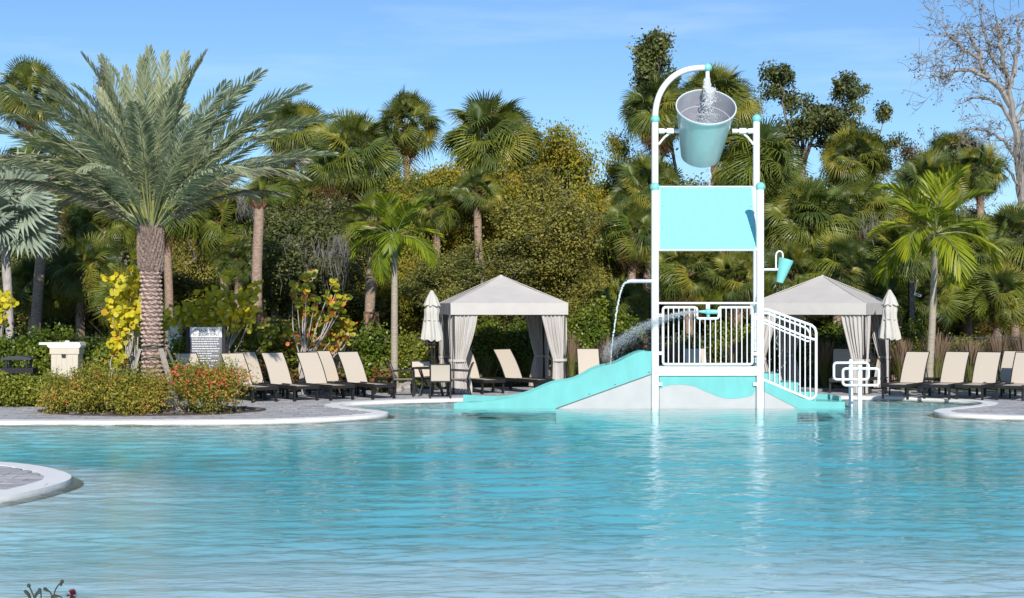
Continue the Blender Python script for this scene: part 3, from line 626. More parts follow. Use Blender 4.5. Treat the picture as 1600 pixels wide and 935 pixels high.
# ================================================================== cabanas
def cabana(label, FLp, th, W=3.05, D=3.05, sgn=1, curtains='LR', loungers=()):
    t = thing('cabana', label, 'cabana', (FLp.x, FLp.y, .05), th, 'canvas cabanas at the back of the pool deck')
    He, Hv, Hp = 2.05, 2.34, 3.10
    for (x, y) in ((.07, .07), (W-.07, .07), (.07, D-.07), (W-.07, D-.07)):
        m = MB(); m.box((x, y, Hv/2), (.06, .06, Hv)); part('post', m, brown_metal, t, smooth=False)
    # roof: four subtly sagging slopes
    cx, cy = W/2, D/2; cs = [(-.02, -.02), (W+.02, -.02), (W+.02, D+.02), (-.02, D+.02)]
    for k in range(4):
        a_ = Vector((*cs[k], Hv)); b_ = Vector((*cs[(k+1) % 4], Hv)); c_ = Vector((cx, cy, Hp)); m = MB(); n_ = 8; idx = {}; vs = []; fs = []
        for i in range(n_+1):
            for j in range(n_+1-i):
                u, v = i/n_, j/n_; p = a_*(1-u-v) + b_*u + c_*v
                p.z -= .03*math.sin(PI*min(1, v*1.05))*math.sin(PI*max(0, min(1, (u+v/2)))) ; idx[i, j] = len(vs); vs.append(p)
        for i in range(n_):
            for j in range(n_-i):
                fs.append((idx[i, j], idx[i+1, j], idx[i, j+1]))
                if i+j < n_-1: fs.append((idx[i+1, j], idx[i+1, j+1], idx[i, j+1]))
        m.add(vs, fs); part('roof_panel', m, canvas, t)
        e = (b_-a_); ln = e.length; ang = math.atan2(e.y, e.x); m = MB(); nn = 14
        dirv = e.normalized(); nv = Vector((dirv.y, -dirv.x, 0)); vs = []
        for i in range(nn+1):
            for j in range(4):
                wv = .006*math.sin(i*1.7+k) * (j/3); vs.append(a_ + dirv*(ln*i/nn) + nv*(.006+wv) + Vector((0, 0, .012 - (Hv-He+.012)*j/3)))
        m.add(vs, [(i*4+j, (i+1)*4+j, (i+1)*4+j+1, i*4+j+1) for i in range(nn) for j in range(3)])
        part('valance', m, canvas, t)
        m = MB(); m.tube([a_ + Vector((0, 0, .004)), c_ + Vector((0, 0, .006))], .012, 5); part('roof_seam', m, canvas, t)
    m = MB(); m.tube([(cx, cy, Hp-.06), (cx, cy, Hp+.02)], [.09, .03], 10); part('roof_peak', m, canvas, t)
    def curtain(x0, x1, y, tx0, tx1, bx0, bx1, along='x', seed=0):
        # top span, tied span at .86 m, bottom span
        r_ = random.Random(seed); nu, nv_ = 46, 26; vs = []
        fr_ = [r_.uniform(0, 6.28) for _ in range(4)]
        for j in range(nv_+1):
            z_ = 2.24*(1-j/nv_) + .02
            if z_ > .86: q = max(0, (2.26-z_)/1.4)**1.35; s0 = x0+(tx0-x0)*q; s1 = x1+(tx1-x1)*q
            else: q = max(0, (.86-z_)/.84); q = min(1, q*1.25)**.7; s0 = tx0+(bx0-tx0)*q; s1 = tx1+(bx1-tx1)*q
            w_ = abs(s1-s0)
            for i in range(nu+1):
                u = i/nu; dep = .024 + .012*math.sin(j*.25+fr_[1])
                d_ = dep*math.sin(u*2*PI*6 + .6*math.sin(j*.12+fr_[0]) + fr_[2]) + .014*math.sin(u*47+j*.2)
                if abs(z_-.86) < .06: d_ *= .6
                a_ = s0 + (s1-s0)*u + .006*math.sin(u*30+j*.4)
                vs.append((a_, y+d_, z_) if along == 'x' else (y+d_, a_, z_))
        m = MB(); m.add(vs, [(j*(nu+1)+i, j*(nu+1)+i+1, (j+1)*(nu+1)+i+1, (j+1)*(nu+1)+i) for j in range(nv_) for i in range(nu)])
        c_ = part('curtain', m, curtain_m, t, angle=180)
        ctr_ = (tx0+tx1)/2; hw = abs(tx1-tx0)/2+.02; m = MB(); n_ = 16
        ring_ = [(ctr_+hw*math.cos(2*PI*k/n_), y+.07*math.sin(2*PI*k/n_)) for k in range(n_)]
        if along != 'x': ring_ = [(b_, a_) for a_, b_ in ring_]
        m.add([(a_, b_, .90) for a_, b_ in ring_] + [(a_, b_, .83) for a_, b_ in ring_], [(k, (k+1) % n_, n_+(k+1) % n_, n_+k) for k in range(n_)])
        part('tie_band', m, curtain_m, c_)
    curtain(.02, .72, .05, .06, .38, .02, .55, seed=1)
    curtain(W-.02, W-.70, .05, W-.06, W-.36, W-.04, W-.40, seed=2)
    curtain(.02, .66, D-.05, .05, .34, .02, .5, seed=3)
    curtain(W-.02, W-.66, D-.05, W-.05, W-.34, W-.02, W-.5, seed=4)
    curtain(D-.1, D-.75, .03, D-.12, D-.42, D-.1, D-.5, along='y', seed=5)
    curtain(D-.1, D-.75, W-.03, D-.12, D-.42, D-.1, D-.5, along='y', seed=6)
    curtain(.12, .6, .03, .14, .4, .12, .5, along='y', seed=7)
    curtain(.12, .6, W-.03, .14, .4, .12, .5, along='y', seed=8)
    return t
FL1 = at(705, 613, 36.3); cab1 = cabana('canvas cabana with tied curtains beside the dining set, left of the slide', FL1, R(9))
FR2 = at(1353, 613, 36.2); th2 = R(-27); FL2 = FR2 - Vector((math.cos(th2), math.sin(th2), 0))*3.05
cab2 = cabana('canvas cabana with tied curtains behind the stair rail, right of the play structure', FL2, th2)

# ================================================================== loungers, chairs, tables, umbrellas
def bar(m, a_, b_, w_, h_):
    a_, b_ = Vector(a_), Vector(b_); d = b_-a_; q = d.to_track_quat('X', 'Z').to_matrix(); m.box((a_+b_)/2, (d.length, w_, h_), q)
def make_lounger():
    t = thing('pool_lounger', 'x', 'lounger', (0, 0, 0)); W_ = .62; zs = .34
    # local: hinge at origin, seat runs to +X, back leans to -X
    m = MB(); m.box((.64, 0, zs-.004), (1.26, W_-.07, .012)); part('seat', m, sling, t, smooth=False)
    ang = R(124); Lb_ = .92; n_ = 8; vs = []
    for i in range(n_+1):
        s_ = Lb_*i/n_; a_ = ang + R(9)*(i/n_-.45); x = Lb_*i/n_*math.cos(ang) - .03*math.sin(PI*i/n_)*0; 
        bend = .035*math.sin(PI*i/n_); px_ = s_*math.cos(ang) + bend*math.sin(ang); pz = zs+.01 + s_*math.sin(ang) - bend*math.cos(ang)*1
        for y_ in (-(W_-.05)/2, (W_-.05)/2): vs.append((px_, y_, pz))
    m = MB(); m.add(vs, [(2*i, 2*i+1, 2*i+3, 2*i+2) for i in range(n_)])
    k = len(vs); nb = Vector((math.sin(ang), 0, -math.cos(ang)))*-.012
    m.add([Vector(v)+nb for v in vs], [(2*i, 2*i+2, 2*i+3, 2*i+1) for i in range(n_)])
    bk_ = part('backrest', m, sling, t)
    m = MB()
    for y_ in (-W_/2+.012, W_/2-.012):
        m.tube([(s_[0], y_, s_[2]) for s_ in vs[::2]], .013, 6)
    m.tube([(vs[-1][0], -W_/2+.012, vs[-1][2]), (vs[-1][0], W_/2-.012, vs[-1][2])], .014, 6)
    m.tube([(vs[8][0], -W_/2+.012, vs[8][2]), (-.52, -W_/2+.03, zs-.03)], .011, 6); m.tube([(vs[8][0], W_/2-.012, vs[8][2]), (-.52, W_/2-.03, zs-.03)], .011, 6)
    part('back_frame', m, brown_metal, bk_)
    for s_ in (-1, 1):
        m = MB(); m.box((.36, s_*(W_/2), zs-.010), (1.90, .035, .09)); part('side_rail', m, brown_metal, t, smooth=False)
        for x in (1.22, -.50):
            m = MB(); m.box((x, s_*(W_/2-.005), (zs-.05)/2), (.06, .05, zs-.05)); part('leg', m, brown_metal, t, smooth=False)
    for x_, w__ in ((1.30, .075), (-.58, .075), (.1, .03)): m = MB(); m.box((x_, 0, zs-.016), (.035, W_-.04, w__)); part('cross_rail', m, brown_metal, t, smooth=False)
    return t
lproto = make_lounger(); used = [False]
def lounger(px, Y, ang, label, group):
    o = lproto if not used[0] else copy_tree(lproto); used[0] = True
    p = at(px, HY, Y); o.location = (p.x, p.y, .05); o.rotation_euler = (0, 0, ang); o['label'] = label; o['group'] = group
    return o
GL = 'beige sling loungers in the left row'; GR = 'beige sling loungers in the right row'; GC = 'loungers inside or behind the cabanas'
aL = R(-53); aR = R(180+56)
for px, Y, lab in ((303, 34.2, 'lounger directly in front of the rules sign, behind the red-flowered shrub'),
                   (325, 35.4, 'lounger tucked against the right side of the one before the rules sign'),
                   (377, 34.3, 'lounger just right of the rules sign, front one of its touching pair'),
                   (396, 35.3, 'rear lounger of the touching pair just right of the rules sign'),
                   (440, 34.7, 'single lounger between the two touching pairs of the left row'),
                   (495, 35.0, 'front lounger of the touching pair before the red-leaved sea grape'),
                   (515, 36.1, 'rear lounger of the touching pair before the red-leaved sea grape'),
                   (559, 35.4, 'last lounger of the left row, nearest the slim palm trunk')):
    lounger(px, Y, aL, lab, GL)
for px, Y, lab in ((1424, 35.4, 'lounger left of the slim palm trunk, beside the right cabana'),
                   (1487, 35.4, 'lounger just right of the slim palm trunk in the right row'),
                   (1537, 35.2, 'middle lounger of the right row, standing alone'),
                   (1579, 36.0, 'lounger tucked behind the last one at the right picture edge'),
                   (1598, 34.9, 'last lounger of the right row, cut by the right picture edge')):
    lounger(px, Y, aR, lab, GR)
lounger(735, 37.6, R(-60), 'shaded lounger inside the left cabana beside its left curtain', GC)
lounger(803, 37.6, R(-50), 'shaded lounger inside the left cabana beside its right curtain', GC)
lounger(921, 37.9, R(-88), 'lounger facing the camera behind the slide, right of the left cabana', GC)
lounger(1089, 38.2, R(-90), 'lounger seen through the barrier bars of the play structure', GC)
lounger(1318, 38.0, R(-105), 'shaded lounger inside the right cabana, behind the loop posts', GC)
def side_table(px, Y, label):
    p = at(px, HY, Y); t = thing('side_table', label, 'side table', (p.x, p.y, .05), R(-20), 'small dark tables between the loungers')
    m = MB(); m.box((0, 0, .41), (.46, .46, .025)); part('tabletop', m, brown_metal, t, smooth=False)
    m = MB(); m.box((0, 0, .375), (.40, .40, .04)); part('apron', m, brown_metal, t, smooth=False)
    for a_ in (-1, 1):
        for b_ in (-1, 1): m = MB(); m.box((a_*.2, b_*.2, .18), (.035, .035, .36)); part('leg', m, brown_metal, t, smooth=False)
side_table(421, 36.2, 'small dark side table left of the single left-row lounger'); side_table(550, 36.6, 'small dark side table before the last left-row lounger')
side_table(602, 36.5, 'small dark side table at the foot of the slim palm trunk'); side_table(1455, 36.4, 'small dark side table between the first two right-row loungers')
side_table(478, 36.9, 'small dark side table half hidden behind the left row loungers')
side_table(1372, 36.6, 'small dark side table before the right cabana curtain')
def dining_chair(px, Y, rz, label):
    p = at(px, HY, Y); t = thing('dining_chair', label, 'chair', (p.x, p.y, .05), rz, 'sling dining chairs round the umbrella table')
    m = MB(); m.box((0, 0, .43), (.48, .48, .015)); part('seat', m, sling, t, smooth=False)
    bp_ = [(-.24, .43), (-.27, .55), (-.31, .70), (-.37, .84)]
    m = MB(); m.add([(x, y_, z_) for x, z_ in bp_ for y_ in (-.23, .23)] + [(x-.012, y_, z_) for x, z_ in bp_ for y_ in (-.23, .23)], [(2*i, 2*i+1, 2*i+3, 2*i+2) for i in range(3)] + [(8+2*i, 8+2*i+2, 8+2*i+3, 8+2*i+1) for i in range(3)]); part('backrest', m, sling, t)
    for s_ in (-1, 1):
        m = MB(); m.tube([(x, s_*.25, z_) for x, z_ in [(-.31, 0), (-.25, .25)] + bp_], .019, 7); part('rear_leg', m, brown_metal, t)
        m = MB(); m.tube([(.26, s_*.25, 0), (.24, s_*.25, .63), (.18, s_*.25, .66), (-.30, s_*.25, .64)], .019, 7); part('front_leg', m, brown_metal, t)
        m = MB(); m.tube([(.24, s_*.25, .42), (-.25, s_*.25, .42)], .017, 7); part('side_bar', m, brown_metal, t)
    for x_, z_ in ((.24, .41), (-.25, .41), (-.37, .84)): m = MB(); m.tube([(x_, -.25, z_), (x_, .25, z_)], .017, 7); part('cross_bar', m, brown_metal, t)
dining_chair(688.5, 34.9, R(92), 'front dining chair with its beige back towards the pool')
dining_chair(631, 35.5, R(0), 'left dining chair seen side-on with dark curved back')
dining_chair(716, 35.6, R(178), 'right dining chair in front of the cabana curtain')
dining_chair(660, 36.4, R(-80), 'far dining chair with pale back facing the pool across the table')
tp = at(674, HY, 35.7); t = thing('dining_table', 'round dark dining table with the closed umbrella standing through it', 'table', (tp.x, tp.y, .05))
m = MB(); m.tube([(0, 0, .69), (0, 0, .72)], .50, 28); part('tabletop', m, brown_metal, t)
for k in range(4):
    a_ = R(45 + 90*k); m = MB(); c_, s_ = math.cos(a_), math.sin(a_)
    m.tube([(.42*c_, .42*s_, 0), (.30*c_, .30*s_, .3), (.33*c_, .33*s_, .5), (.42*c_, .42*s_, .69)], .02, 7); part('leg', m, brown_metal, t)
def umbrella(px, Y, ytop, yv, ybot, label, zb):
    p = at(px, HY, Y); t = thing('closed_umbrella', label, 'umbrella', (p.x, p.y, zb), 0, 'closed canvas umbrellas beside the cabanas')
    zt = at(0, ytop, Y).z - zb; zv = at(0, yv, Y).z - zb; z0 = at(0, ybot, Y).z - zb
    m = MB(); m.tube([(0, 0, .0), (0, 0, zt-.05)], .022, 8); part('pole', m, brown_metal, t)
    def folds(prof, n=48, nf=8, amp=.17, ph=0, hem=.0):
        vs = []
        for j, (z_, r_) in enumerate(prof):
            q = j/(len(prof)-1)
            for k in range(n):
                a_ = 2*PI*k/n; rr = r_*(1 + amp*(.3+q)*math.sin(nf*a_ + ph + 1.1*math.sin(j*.5)) + .06*math.sin(3*a_+j))
                vs.append((rr*math.cos(a_), rr*math.sin(a_), z_ - (hem*math.cos(nf*a_+ph) if j == len(prof)-1 else 0)))
        m = MB(); m.add(vs, [(j*n+k, j*n+(k+1) % n, (j+1)*n+(k+1) % n, (j+1)*n+k) for j in range(len(prof)-1) for k in range(n)]); return m
    H = zv - z0
    part('canopy', folds([(zv+.06, .07), (zv-.02*H, .15), (zv-.12*H, .185), (zv-.25*H, .17), (zv-.38*H, .17), (zv-.5*H, .185), (zv-.62*H, .205), (zv-.8*H, .235), (z0, .245)], hem=.03), umb_cloth, t, angle=180)
    part('canopy_cap', folds([(zt, .03), (zt-.06, .06), (zt-.5*(zt-zv), .13), (zv, .20)], nf=8, amp=.12, ph=1, hem=.02), umb_cloth, t, angle=180)
    m = MB(); m.tube([(.185*math.cos(2*PI*k/20), .185*math.sin(2*PI*k/20), zv-.42*H+.01*math.sin(k)) for k in range(20)], .012, 6, closed=True); part('tie_strap', m, umb_cloth, t)
    m = MB(); m.tube([(0, 0, zt-.02), (0, 0, zt+.05)], [.022, .012], 8); part('finial', m, brown_metal, t)
    return t
umbrella(674.5, 35.7, 454, 478, 532, 'closed canvas umbrella standing through the dining table, left of the left cabana', .05)
umbrella(1390, 36.0, 453, 477, 530, 'closed canvas umbrella beside the right curtain of the right cabana', .05)

# ------------------------------------------------------------------ sign
sg = at(322, HY, 34.9); SY = 34.9; t = thing('rules_sign', 'splash pad regulations sign with white header and black posts behind the left loungers', 'sign', (sg.x, sg.y, .06))
def sx(px): return (px - 322)*SY/FPX
def szz(py): return HC - (py-HY)*SY/FPX - .06
for x in (293.6, 350.2):
    m = MB(); m.box((sx(x), 0, szz(511)/2+.0), (.08, .08, szz(511))); part('post', m, black_metal, t, smooth=False)
m = MB(); m.box((0, 0, (szz(511.5)+szz(527))/2), (sx(347)-sx(297), .05, szz(511.5)-szz(527))); part('header_panel', m, sign_white, t, smooth=False)
m = MB(); m.box((0, 0, (szz(527)+szz(583))/2), (sx(347)-sx(297), .046, szz(527)-szz(583))); part('text_panel', m, sign_grey, t, smooth=False)
m = MB(); m.box((sx(341), -.028, szz(580.5)), (.2, .01, .055)); part('corner_mark', m, sign_red, t, smooth=False)
def text(body, size, x, z_, mat, parent, name='lettering', ext=.002):
    cu = bpy.data.curves.new('tmp', 'FONT'); cu.body = body; cu.size = size; cu.align_x = 'CENTER'; cu.extrude = ext; cu.resolution_u = 2
    o = bpy.data.objects.new('tmp', cu); COL.objects.link(o); dg = bpy.context.evaluated_depsgraph_get()
    me = bpy.data.meshes.new_from_object(o.evaluated_get(dg)); me.name = name; bpy.data.objects.remove(o); bpy.data.curves.remove(cu)
    me.materials.clear(); me.materials.append(mat); return link(name, me, parent, (x, -.028, z_), (R(90), 0, 0))
text('SPLASH PAD', .098, 0, szz(518.5), sign_text, t); text('REGULATIONS', .098, 0, szz(525.3), sign_text, t)
rg = random.Random(8); m = MB(); yy = 530
rows_ = [(0, 1), (0, .93), (0, .97), (0, .90), (0, 1), (0, .95), (0, .75), (0, .98), (0, .7), (0, .93), (0, .6), (.62, .9), (0, 0), (.72, 1)]
for k, (u0, u1) in enumerate(rows_):
    x = sx(300) + (sx(344)-sx(300))*u0; xe = sx(300) + (sx(344)-sx(300))*u1
    while x < xe - .02:
        l_ = min(rg.uniform(.03, .10), xe - x); m.box((x+l_/2, -.0255, szz(yy)), (l_, .004, .017)); x += l_ + .014
    yy += 3.75
part('text_lines', m, sign_white, t, smooth=False)

# ------------------------------------------------------------------ cream bin, serving stand, vinyl post, lamp pole, fence
BY = 33.4; bb = at(105, HY, BY); t = thing('towel_bin', 'cream vinyl bin with white lid and dark latch between the hedges', 'bin', (bb.x, bb.y, .05), R(4))
bz = lambda py: HC - (py-HY)*BY/FPX - .05
m = MB(); m.box((0, 0, bz(553)/2), (.62, .5, bz(553))); part('bin_body', m, vinyl, t, smooth=False)
for k in range(5): m = MB(); m.box((-.25 + k*.125, -.256, bz(553)/2), (.115, .014, bz(553)-.06)); part('plank', m, vinyl, t, smooth=False)
m = MB(); m.prism([(-.40, bz(540)), (-.37, bz(535)), (.35, bz(535)), (.38, bz(540)), (.36, bz(543)), (-.36, bz(543))], -.29, .29); part('lid', m, vinyl_w, t, smooth=False)
m = MB(); m.box((0, 0, bz(548)), (.68, .55, bz(543.2)-bz(553))); part('collar', m, vinyl, t, smooth=False)
m = MB(); m.tube([(0, 0, bz(536)), (0, 0, bz(532.5))], .055, 10); part('knob', m, vinyl_w, t)
m = MB(); m.box((0, -.27, bz(549)), (.10, .03, .16)); part('strap', m, vinyl, t, smooth=False)
m = MB(); m.box((-.01, -.30, bz(555)), (.09, .05, .07)); part('latch', m, black_metal, t)
m = MB(); m.box((-.52, .1, bz(537)), (.25, .3, .05)); part('side_shelf', m, vinyl_w, t, smooth=False)
GY = 33.3; gb = at(29, HY, GY); t = thing('serving_stand', 'low black metal stand with domed top behind the front hedge at the left edge', 'stand', (gb.x, gb.y, .05))
gz = lambda py: HC - (py-HY)*GY/FPX - .05
m = MB(); m.prism([(-.36, gz(560)), (-.2, gz(557)), (0, gz(556)), (.2, gz(557)), (.36, gz(560)), (.36, gz(562)), (-.36, gz(562))], -.2, .2); part('top_plate', m, M_plain('dark_steel', (.05, .055, .06), .35), t, smooth=False)
for x in (-.24, .24):
    for y_ in (-.14, .14): m = MB(); m.box((x, y_, gz(561)/2), (.05, .05, gz(561))); part('post', m, black_metal, t, smooth=False)
m = MB(); m.box((0, 0, gz(579)), (.8, .36, .12)); part('shelf', m, black_metal, t, smooth=False)
VY = 36.0; vb = at(273, HY, VY); t = thing('vinyl_post', 'short white vinyl post box behind the date palm and sign', 'post', (vb.x, vb.y, .05))
vz = lambda py: HC - (py-HY)*VY/FPX - .05
m = MB(); m.box((.05, 0, vz(505)/2), (.24, .2, vz(505))); part('box', m, vinyl_w, t, smooth=False)
m = MB(); m.prism([(-.17, vz(507)), (-.17, 0), (-.075, 0), (-.075, vz(507))], -.06, .06); part('slat', m, vinyl_w, t, smooth=False)
m = MB(); m.box((.05, 0, vz(504)), (.27, .23, .03)); part('cap', m, vinyl_w, t, smooth=False)
lp = at(1424, HY, 40); t = thing('light_pole', 'black pole with a small white floodlight behind the right umbrella', 'light pole', (lp.x, lp.y, .05))
lz = lambda py: HC - (py-HY)*40/FPX - .05
m = MB(); m.box((0, 0, lz(439)/2), (.14, .14, lz(439))); part('pole', m, black_metal, t)
m = MB(); m.box((.15, -.08, lz(461)), (.20, .06, .07), (0, R(18), 0)); fl = part('floodlight', m, vinyl_w, t)
m = MB(); m.box((.15, -.115, lz(461)), (.13, .01, .035), (0, R(18), 0)); part('lens', m, black_metal, fl)
m = MB(); m.tube([(.05, -.08, lz(462)), (.10, -.08, lz(452)), (.13, -.08, lz(440)), (.16, -.08, lz(438))], .014, 6); part('bracket', m, vinyl_w, t)
t = thing('metal_fence', 'black metal picket fence running behind the cabanas and the planting', 'fence', (0, 41.2, .03))
m = MB(); x = -17
while x < 18: m.box((x, 0, .72), (.018, .018, 1.42)); x += .11
o = part('pickets', m, black_metal, t, smooth=False); o['kind'] = 'stuff'
for z_ in (1.38, 1.2, .12): m = MB(); m.box((.5, 0, z_), (35, .035, .035)); part('rail', m, black_metal, t, smooth=False)
x = -17
while x < 18.1: m = MB(); m.box((x, 0, .76), (.06, .06, 1.52)); part('fence_post', m, black_metal, t, smooth=False); x += 2.42

# ================================================================== palms
def fan_mesh(name, mats, pet=.95, rad=1.0, nseg=34, spread=150, droop=.25, tipdroop=.25, wid=1.0, seed=0, split=.5, fold=.06, petr=.014, vee=.15):
    """costapalmate leaf along +X: petiole (material 0) and pleated blade (material 1)"""
    r_ = random.Random(seed); m = MB(); n_ = 6
    m.cur = 0
    path = [Vector((pet*i/n_, 0, .10*pet*math.sin(PI*.5*i/n_))) for i in range(n_+1)]
    m.tube(path, [petr*(1.5-.7*i/n_) for i in range(n_+1)], 4, caps=False)
    m.cur = 1; b0 = path[-1]
    def pt(phi, r, extra=0):
        costa = .30*rad*math.cos(phi/2)**2
        x = b0.x + r*math.cos(phi) + 0*costa; y = r*math.sin(phi)
        z = b0.z + .14*r - droop*r*r/rad*(.6+.4*abs(math.cos(phi))) + vee*abs(y)*.5 - extra
        return Vector((x, y, z))
    for k in range(nseg):
        u = (k+.5)/nseg*2-1; phi = R(spread)*u; dphi = R(spread)/nseg
        Lk = rad*(1-.28*abs(u)**2.2)*r_.uniform(.92, 1.06); rm = Lk*split
        ph2 = phi + r_.uniform(-.03, .03); td = tipdroop*rad*r_.uniform(.5, 1.5)*(1 if r_.random() < .8 else 1.8)
        s0 = b0 + Vector((0, 0, 0))
        a_ = pt(phi-dphi*wid, rm); c_ = pt(phi, rm*1.0) + Vector((0, 0, fold*rad*.5)); d_ = pt(phi+dphi*wid, rm)
        e1 = pt(ph2-dphi*.45*wid, Lk*.78, td*.3); e2 = pt(ph2+dphi*.45*wid, Lk*.78, td*.3); tip = pt(ph2, Lk, td)
        m.add([s0, a_, c_, d_, e1, e2, tip], [(0, 1, 2), (0, 2, 3), (1, 4, 2), (2, 5, 3), (2, 4, 6, 5)])
    return m.mesh(name, mats, smooth=False) if False else _raw(m, name, mats)
def _raw(m, name, mats):
    me = bpy.data.meshes.new(name); me.from_pydata(m.v, [], m.f)
    for x in mats: me.materials.append(x)
    me.polygons.foreach_set('material_index', m.mi); me.update(); return me
pet_m = M_plain('petiole_green', (.16, .19, .06), .5, var=.2)
FAN = [fan_mesh('frond', (pet_m, leaf_sabal), seed=i, nseg=42, rad=.90, split=.48, wid=.92, droop=.10+.11*i, tipdroop=.06+.10*i, pet=1.0+.08*(i % 3), vee=.30-.1*i) for i in range(5)]
FANY = [fan_mesh('frond', (pet_m, leaf_sabal_bright), seed=10+i, nseg=40, split=.4, droop=.5, tipdroop=.6, pet=.9) for i in range(2)]
FAND = [fan_mesh('frond', (leaf_dead, leaf_dead), seed=20+i, droop=1.1, tipdroop=.7, spread=95, nseg=22, pet=.8) for i in range(2)]
BIS = [fan_mesh('frond', (leaf_bis, leaf_bis), seed=30+i, pet=.85, rad=1.15, nseg=30, spread=140, droop=.12+.12*i, tipdroop=.12, split=.62, petr=.03, vee=.5, fold=.09) for i in range(3)]

def pinnate_mesh(name, mats, length, nl, ll, lw, curve=.6, a0=58, a1=22, vee=25, start=.16, hang=.0, seed=0, twist=.0, rr=.022, jit=4, prof=.5):
    """feather frond that leaves the origin along +X and bends down by `curve` radians"""
    r_ = random.Random(seed); m = MB(); N = 16; pts = []; p = Vector((0, 0, 0)); fr_ = []
    for i in range(N+1):
        t_ = i/N; a_ = -curve*t_**1.7
        d = Vector((math.cos(a_), .0, math.sin(a_))); pts.append(p.copy()); fr_.append((d, Vector((-d.z, 0, d.x)))); p = p + d*(length/N)
    m.cur = 0; m.tube(pts, [rr*(1.5 if i == 0 else 1.0)*(1-.88*i/N) for i in range(N+1)], 5, caps=False)
    m.cur = 1
    for k in range(nl):
        t_ = start + (1-start)*(k+.3)/nl; f = t_*N; i = min(N-1, int(f)); q = f-i
        b0 = pts[i]*(1-q) + pts[i+1]*q; d, nrm_ = fr_[i]
        env = math.sin(PI*min(1, max(.04, (t_-start)/(1-start)*.80+.16)))**prof * (1-.25*t_)
        for s_ in (-1, 1):
            a_ = R(a0+(a1-a0)*t_ + r_.uniform(-jit, jit)); v = R(vee + r_.uniform(-9, 9)); le = ll*env*r_.uniform(.88, 1.08)
            dr = d*math.cos(a_) + (Vector((0, s_, 0))*math.cos(v) + nrm_*math.sin(v))*math.sin(a_)
            h = hang*r_.uniform(.6, 1.5)
            p1 = b0 + dr*le*.42 - Vector((0, 0, h*le*.12)); p2 = b0 + dr*le*(1-.12*h) - Vector((0, 0, h*le*.55))
            wv = d.cross(dr).cross(dr).normalized()*lw*.5 if False else (dr.cross(nrm_ if r_.random() < .75 else d)).normalized()*lw*.5
            m.add([b0, p1-wv, p1+wv, (p1+p2)/2-wv*.8, (p1+p2)/2+wv*.8, p2], [(0, 1, 2), (1, 3, 4, 2), (3, 5, 4)])
    return _raw(m, name, mats)
DATE = [pinnate_mesh('frond', (rachis_m, leaf_date), 3.85, 120, .60, .030, curve=.50+.26*i, a0=60, a1=28, vee=32-9*i, hang=.12+.22*i, start=.23, seed=40+i, jit=11) for i in range(4)]
DATED = [pinnate_mesh('frond', (rachis_m, leaf_date_dry), 3.8, 96, .50, .032, curve=.95+.3*i, a0=62, a1=28, vee=4, hang=.8, seed=50+i, jit=11) for i in range(2)]
XMAS = [pinnate_mesh('frond', (rachis_m, leaf_xmas), 1.55, 46, .72, .040, curve=1.0+.45*i, a0=62, a1=26, vee=24-10*i, hang=.22+.22*i, start=.16, seed=60+i, rr=.018) for i in range(3)]

def place_leaf(me, parent, loc, az, el, roll, s_): return link('frond', me, parent, loc, (roll, -el, az), s_)
GOLD = PI*(3-math.sqrt(5))
def sabal(px, pyc, rpx, Y, label, group='sabal palms in the woods behind the pool', n_=48, seed=0, pbright=.2, dead=5, rt=.14, lean=0, elmin=-42, mb=None, basex=None, boots=1.0):
    r_ = random.Random(seed*7+int(px)); c_ = at(px, pyc, Y); s_ = rpx*Y/FPX/1.72; bx = at(basex if basex is not None else px, HY, Y)
    t = thing('sabal_palm', label, 'palm tree', (bx.x, Y, .03), r_.uniform(-.2, .2)*0, group)
    top = c_ - Vector((bx.x, Y, .03)); top.z -= .15*s_; zt = max(.3, top.z)
    m = MB(); K = 9; pts = []
    for i in range(K+1):
        q = i/K; pts.append(Vector((top.x*q**1.4 + .05*math.sin(q*5+seed), top.y*q, zt*q)))
    m.tube(pts, [rt*(1.15 if i == 0 else 1)*(1-.08*i/K) for i in range(K+1)], 10); part('trunk', m, sabal_bark, t)
    if boots:
        m = MB(); h_ = min(zt*.5, 1.0*boots*s_)
        for k in range(26):
            a_ = GOLD*k; z_ = zt - h_*(1-k/26); d = Vector((math.cos(a_), math.sin(a_), .9)); b0 = pts[-1].copy(); b0.z = z_; b0.x = pts[-1].x - (pts[-1].x-pts[-2].x)*(zt-z_)/(zt/K)
            m.tube([b0 + d*rt*.5, b0 + d*rt*1.25, b0 + d*(rt*1.9)], [.07, .055, .02], 4)
        part('boots', m, sabal_boot, t)
    for k in range(n_):
        q = (k+.5)/n_; el = R(84 - (84-elmin)*q**.85) + r_.uniform(-.15, .15); az = GOLD*k + r_.uniform(-.25, .25)
        sc_ = s_*r_.uniform(.78, 1.04)*(1-.1*(q > .8)); me = FAN[min(4, int(q*5*r_.uniform(.7, 1.2)))]
        if r_.random() < pbright*(q*1.6): me = r_.choice(FANY)
        place_leaf(me, t, pts[-1], az, el, r_.uniform(-1.35, 1.35), sc_)
    for k in range(dead):
        place_leaf(r_.choice(FAND), t, pts[-1], r_.uniform(0, 6.28), R(r_.uniform(-78, -50)), r_.uniform(-.5, .5), s_*r_.uniform(.7, .95))
    return t

